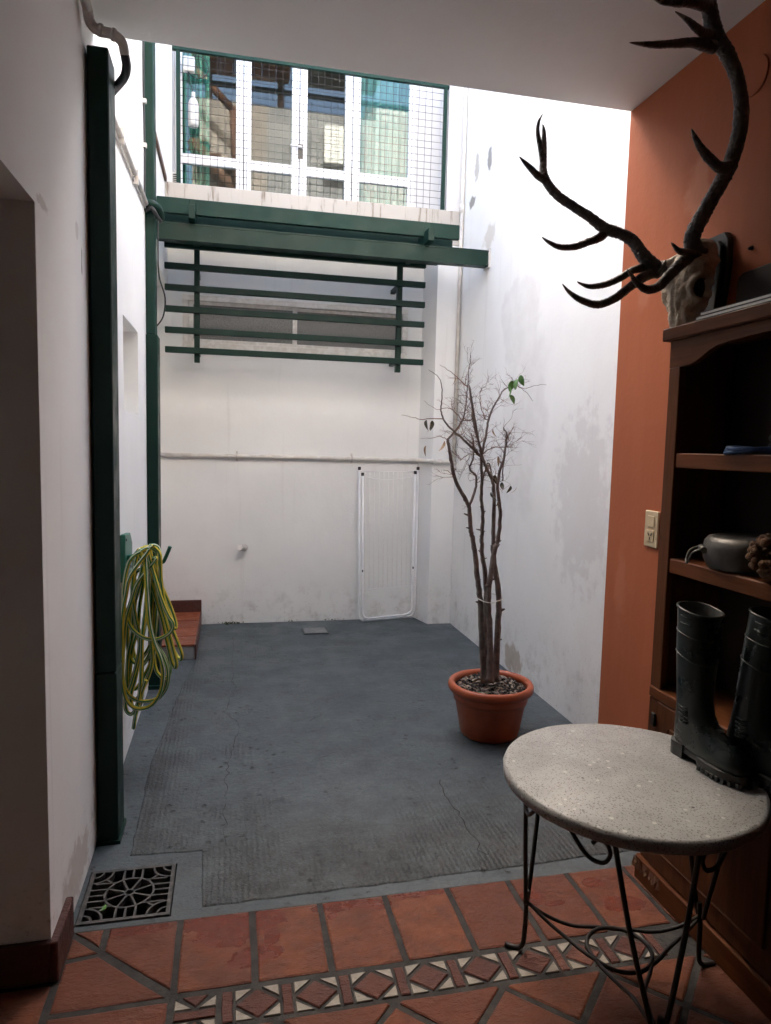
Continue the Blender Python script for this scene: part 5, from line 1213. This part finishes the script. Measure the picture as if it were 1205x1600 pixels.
for i in range(NR + 1):
    z = 2.075 - (2.075 - 1.67) * i / NR; _, xc, wy, dx = sec_at(z); r = []
    for k in range(NS):
        a = 2 * math.pi * k / NS; ca, sa = math.cos(a), math.sin(a)
        X = xc - dx * (abs(ca) ** .7) * (1 if ca > 0 else -1); Y = wy * (abs(sa) ** .8) * (1 if sa > 0 else -1)
        p = Vector((X, Y, z)); s_ = 1 if Y > 0 else -1; ay = abs(Y)
        n_ = Vector((-ca / max(dx, .01), sa / max(wy, .01), 0)).normalized()
        d = .0
        q = p - Vector((1.416, s_ * .078, 1.915)); od = math.sqrt((q.x / .95) ** 2 + (q.y * .25) ** 2 + q.z ** 2) if ay > .03 else 1.0
        d -= .050 * max(0.0, 1 - (od / .031) ** 6) if od < .031 else 0.0            # orbit
        d += .011 * bumpf(abs(od - .037), .012) if ca > -.4 else 0                  # orbit rim
        q = p - Vector((1.378, s_ * .046, 1.900)); d -= .014 * bumpf(math.sqrt(q.x ** 2 * .5 + q.y ** 2 * 1.8 + (q.z * .55) ** 2), .016)   # tear pit
        q = p - Vector((1.405, s_ * .052, 1.845)); d -= .016 * bumpf(math.sqrt(q.x ** 2 + q.y ** 2 + (q.z * .6) ** 2), .026)               # cheek hollow
        if ca > 0:
            d += .007 * bumpf(abs(ay - .017), .011) * bumpf(abs(z - 1.84), .16)     # paired nasal bones
            d -= .006 * bumpf(ay, .006)                                             # suture between them
            d -= .005 * bumpf(abs(ay - .036 - .02 * math.sin(z * 30)), .006) * bumpf(abs(z - 1.88), .14)
            d -= .020 * bumpf(math.sqrt((Y / .020) ** 2 + ((z - 1.715) / .045) ** 2), 1.0)      # nose opening
        d += .010 * bumpf(abs(z - 2.0 + .4 * (ay - .06)), .02) * (ay > .04)          # brow
        d += .0055 * mn.fractal(p * 26, .8, 2.1, 5) + .0022 * mn.noise(p * 120)
        p = p + n_ * d
        r.append((p.x - so3.x, YS + p.y - so3.y, p.z - so3.z))
    rings_.append(r)
skl = MB().rings(rings_).build('skull', M['bone'], ss)
for s_ in (-1, 1):
    c = Vector((1.416, YS + s_ * .066, 1.915)) - so3
    MB().rings([[c + Vector((r * math.cos(q * math.pi / 12), s_ * e, r * math.sin(q * math.pi / 12))) for q in range(24)] for r, e in ((.031, .006), (.027, -.004), (.002, -.006))], cap0=False).build('orbit_shade', M['dark'], skl)  # black disc paints in the deep shade of the eye socket
tipn = 3
def antler(lst, name):
    root = None
    for i, (pts, rad) in enumerate(lst):
        P = [p - so3 for p in spline(pts, 14)]; rr4 = interp(rad, 14)
        rk = random.Random(i); rr4 = [r * (1 + .04 * rk.uniform(-1, 1)) if r > .008 else r for r in rr4]
        n_ = len(P)
        mb = MB(); mb.tube(P, rr4, 14, rough=.075)
        # pale polished tips on the tines
        off_ = 0
        for q in range(len(mb.f)):
            ringi = q // 14
            if rad[-1] < .003 and ringi > n_ * .80: mb.mi[q] = 1
        o = mb.build('antler_beam' if i == 0 else 'tine', [M['antler'], M['antler_tip']], root if root else ss)
        if i == 0: root = o; tag(o, name)
    return root
aA = antler(ANT_A, 'near antler rising to the ceiling')
aB = antler(ANT_B, 'far antler reaching out to the left')
# burrs and bone pedicles
def burr(c, d, r, par):
    d = Vector(d).normalized(); u = d.orthogonal().normalized(); v = d.cross(u); rk = random.Random(1); c = Vector(c) - so3
    P = [c + (u * math.cos(q * math.pi / 12) + v * math.sin(q * math.pi / 12)) * r * (1 + .10 * rk.uniform(-1, 1)) for q in range(24)]
    MB().tube(P, [.0075 * rk.uniform(.7, 1.3) for _ in P], 8, True).build('burr', M['antler'], par)
a0 = Vector(ANT_A[0][0][0]); b0 = Vector(ANT_B[0][0][1])
burr(a0 + Vector((0, 0, .012)), (.0, -.35, 1), .027, aA)
burr(b0, (-.8, .2, .4), .025, aB)
tube('pedicle', [Vector((1.44, YS - .03, 2.035)), a0 * .5 + Vector((1.44, YS - .03, 2.04)) * .5, a0 + Vector((0, 0, .005))], [.026, .022, .021], M['bone'], ss, 12)
tube('pedicle', [Vector((1.43, YS + .035, 2.03)), b0 * .5 + Vector((1.43, YS + .035, 2.03)) * .5, b0], [.026, .021, .019], M['bone'], ss, 12)
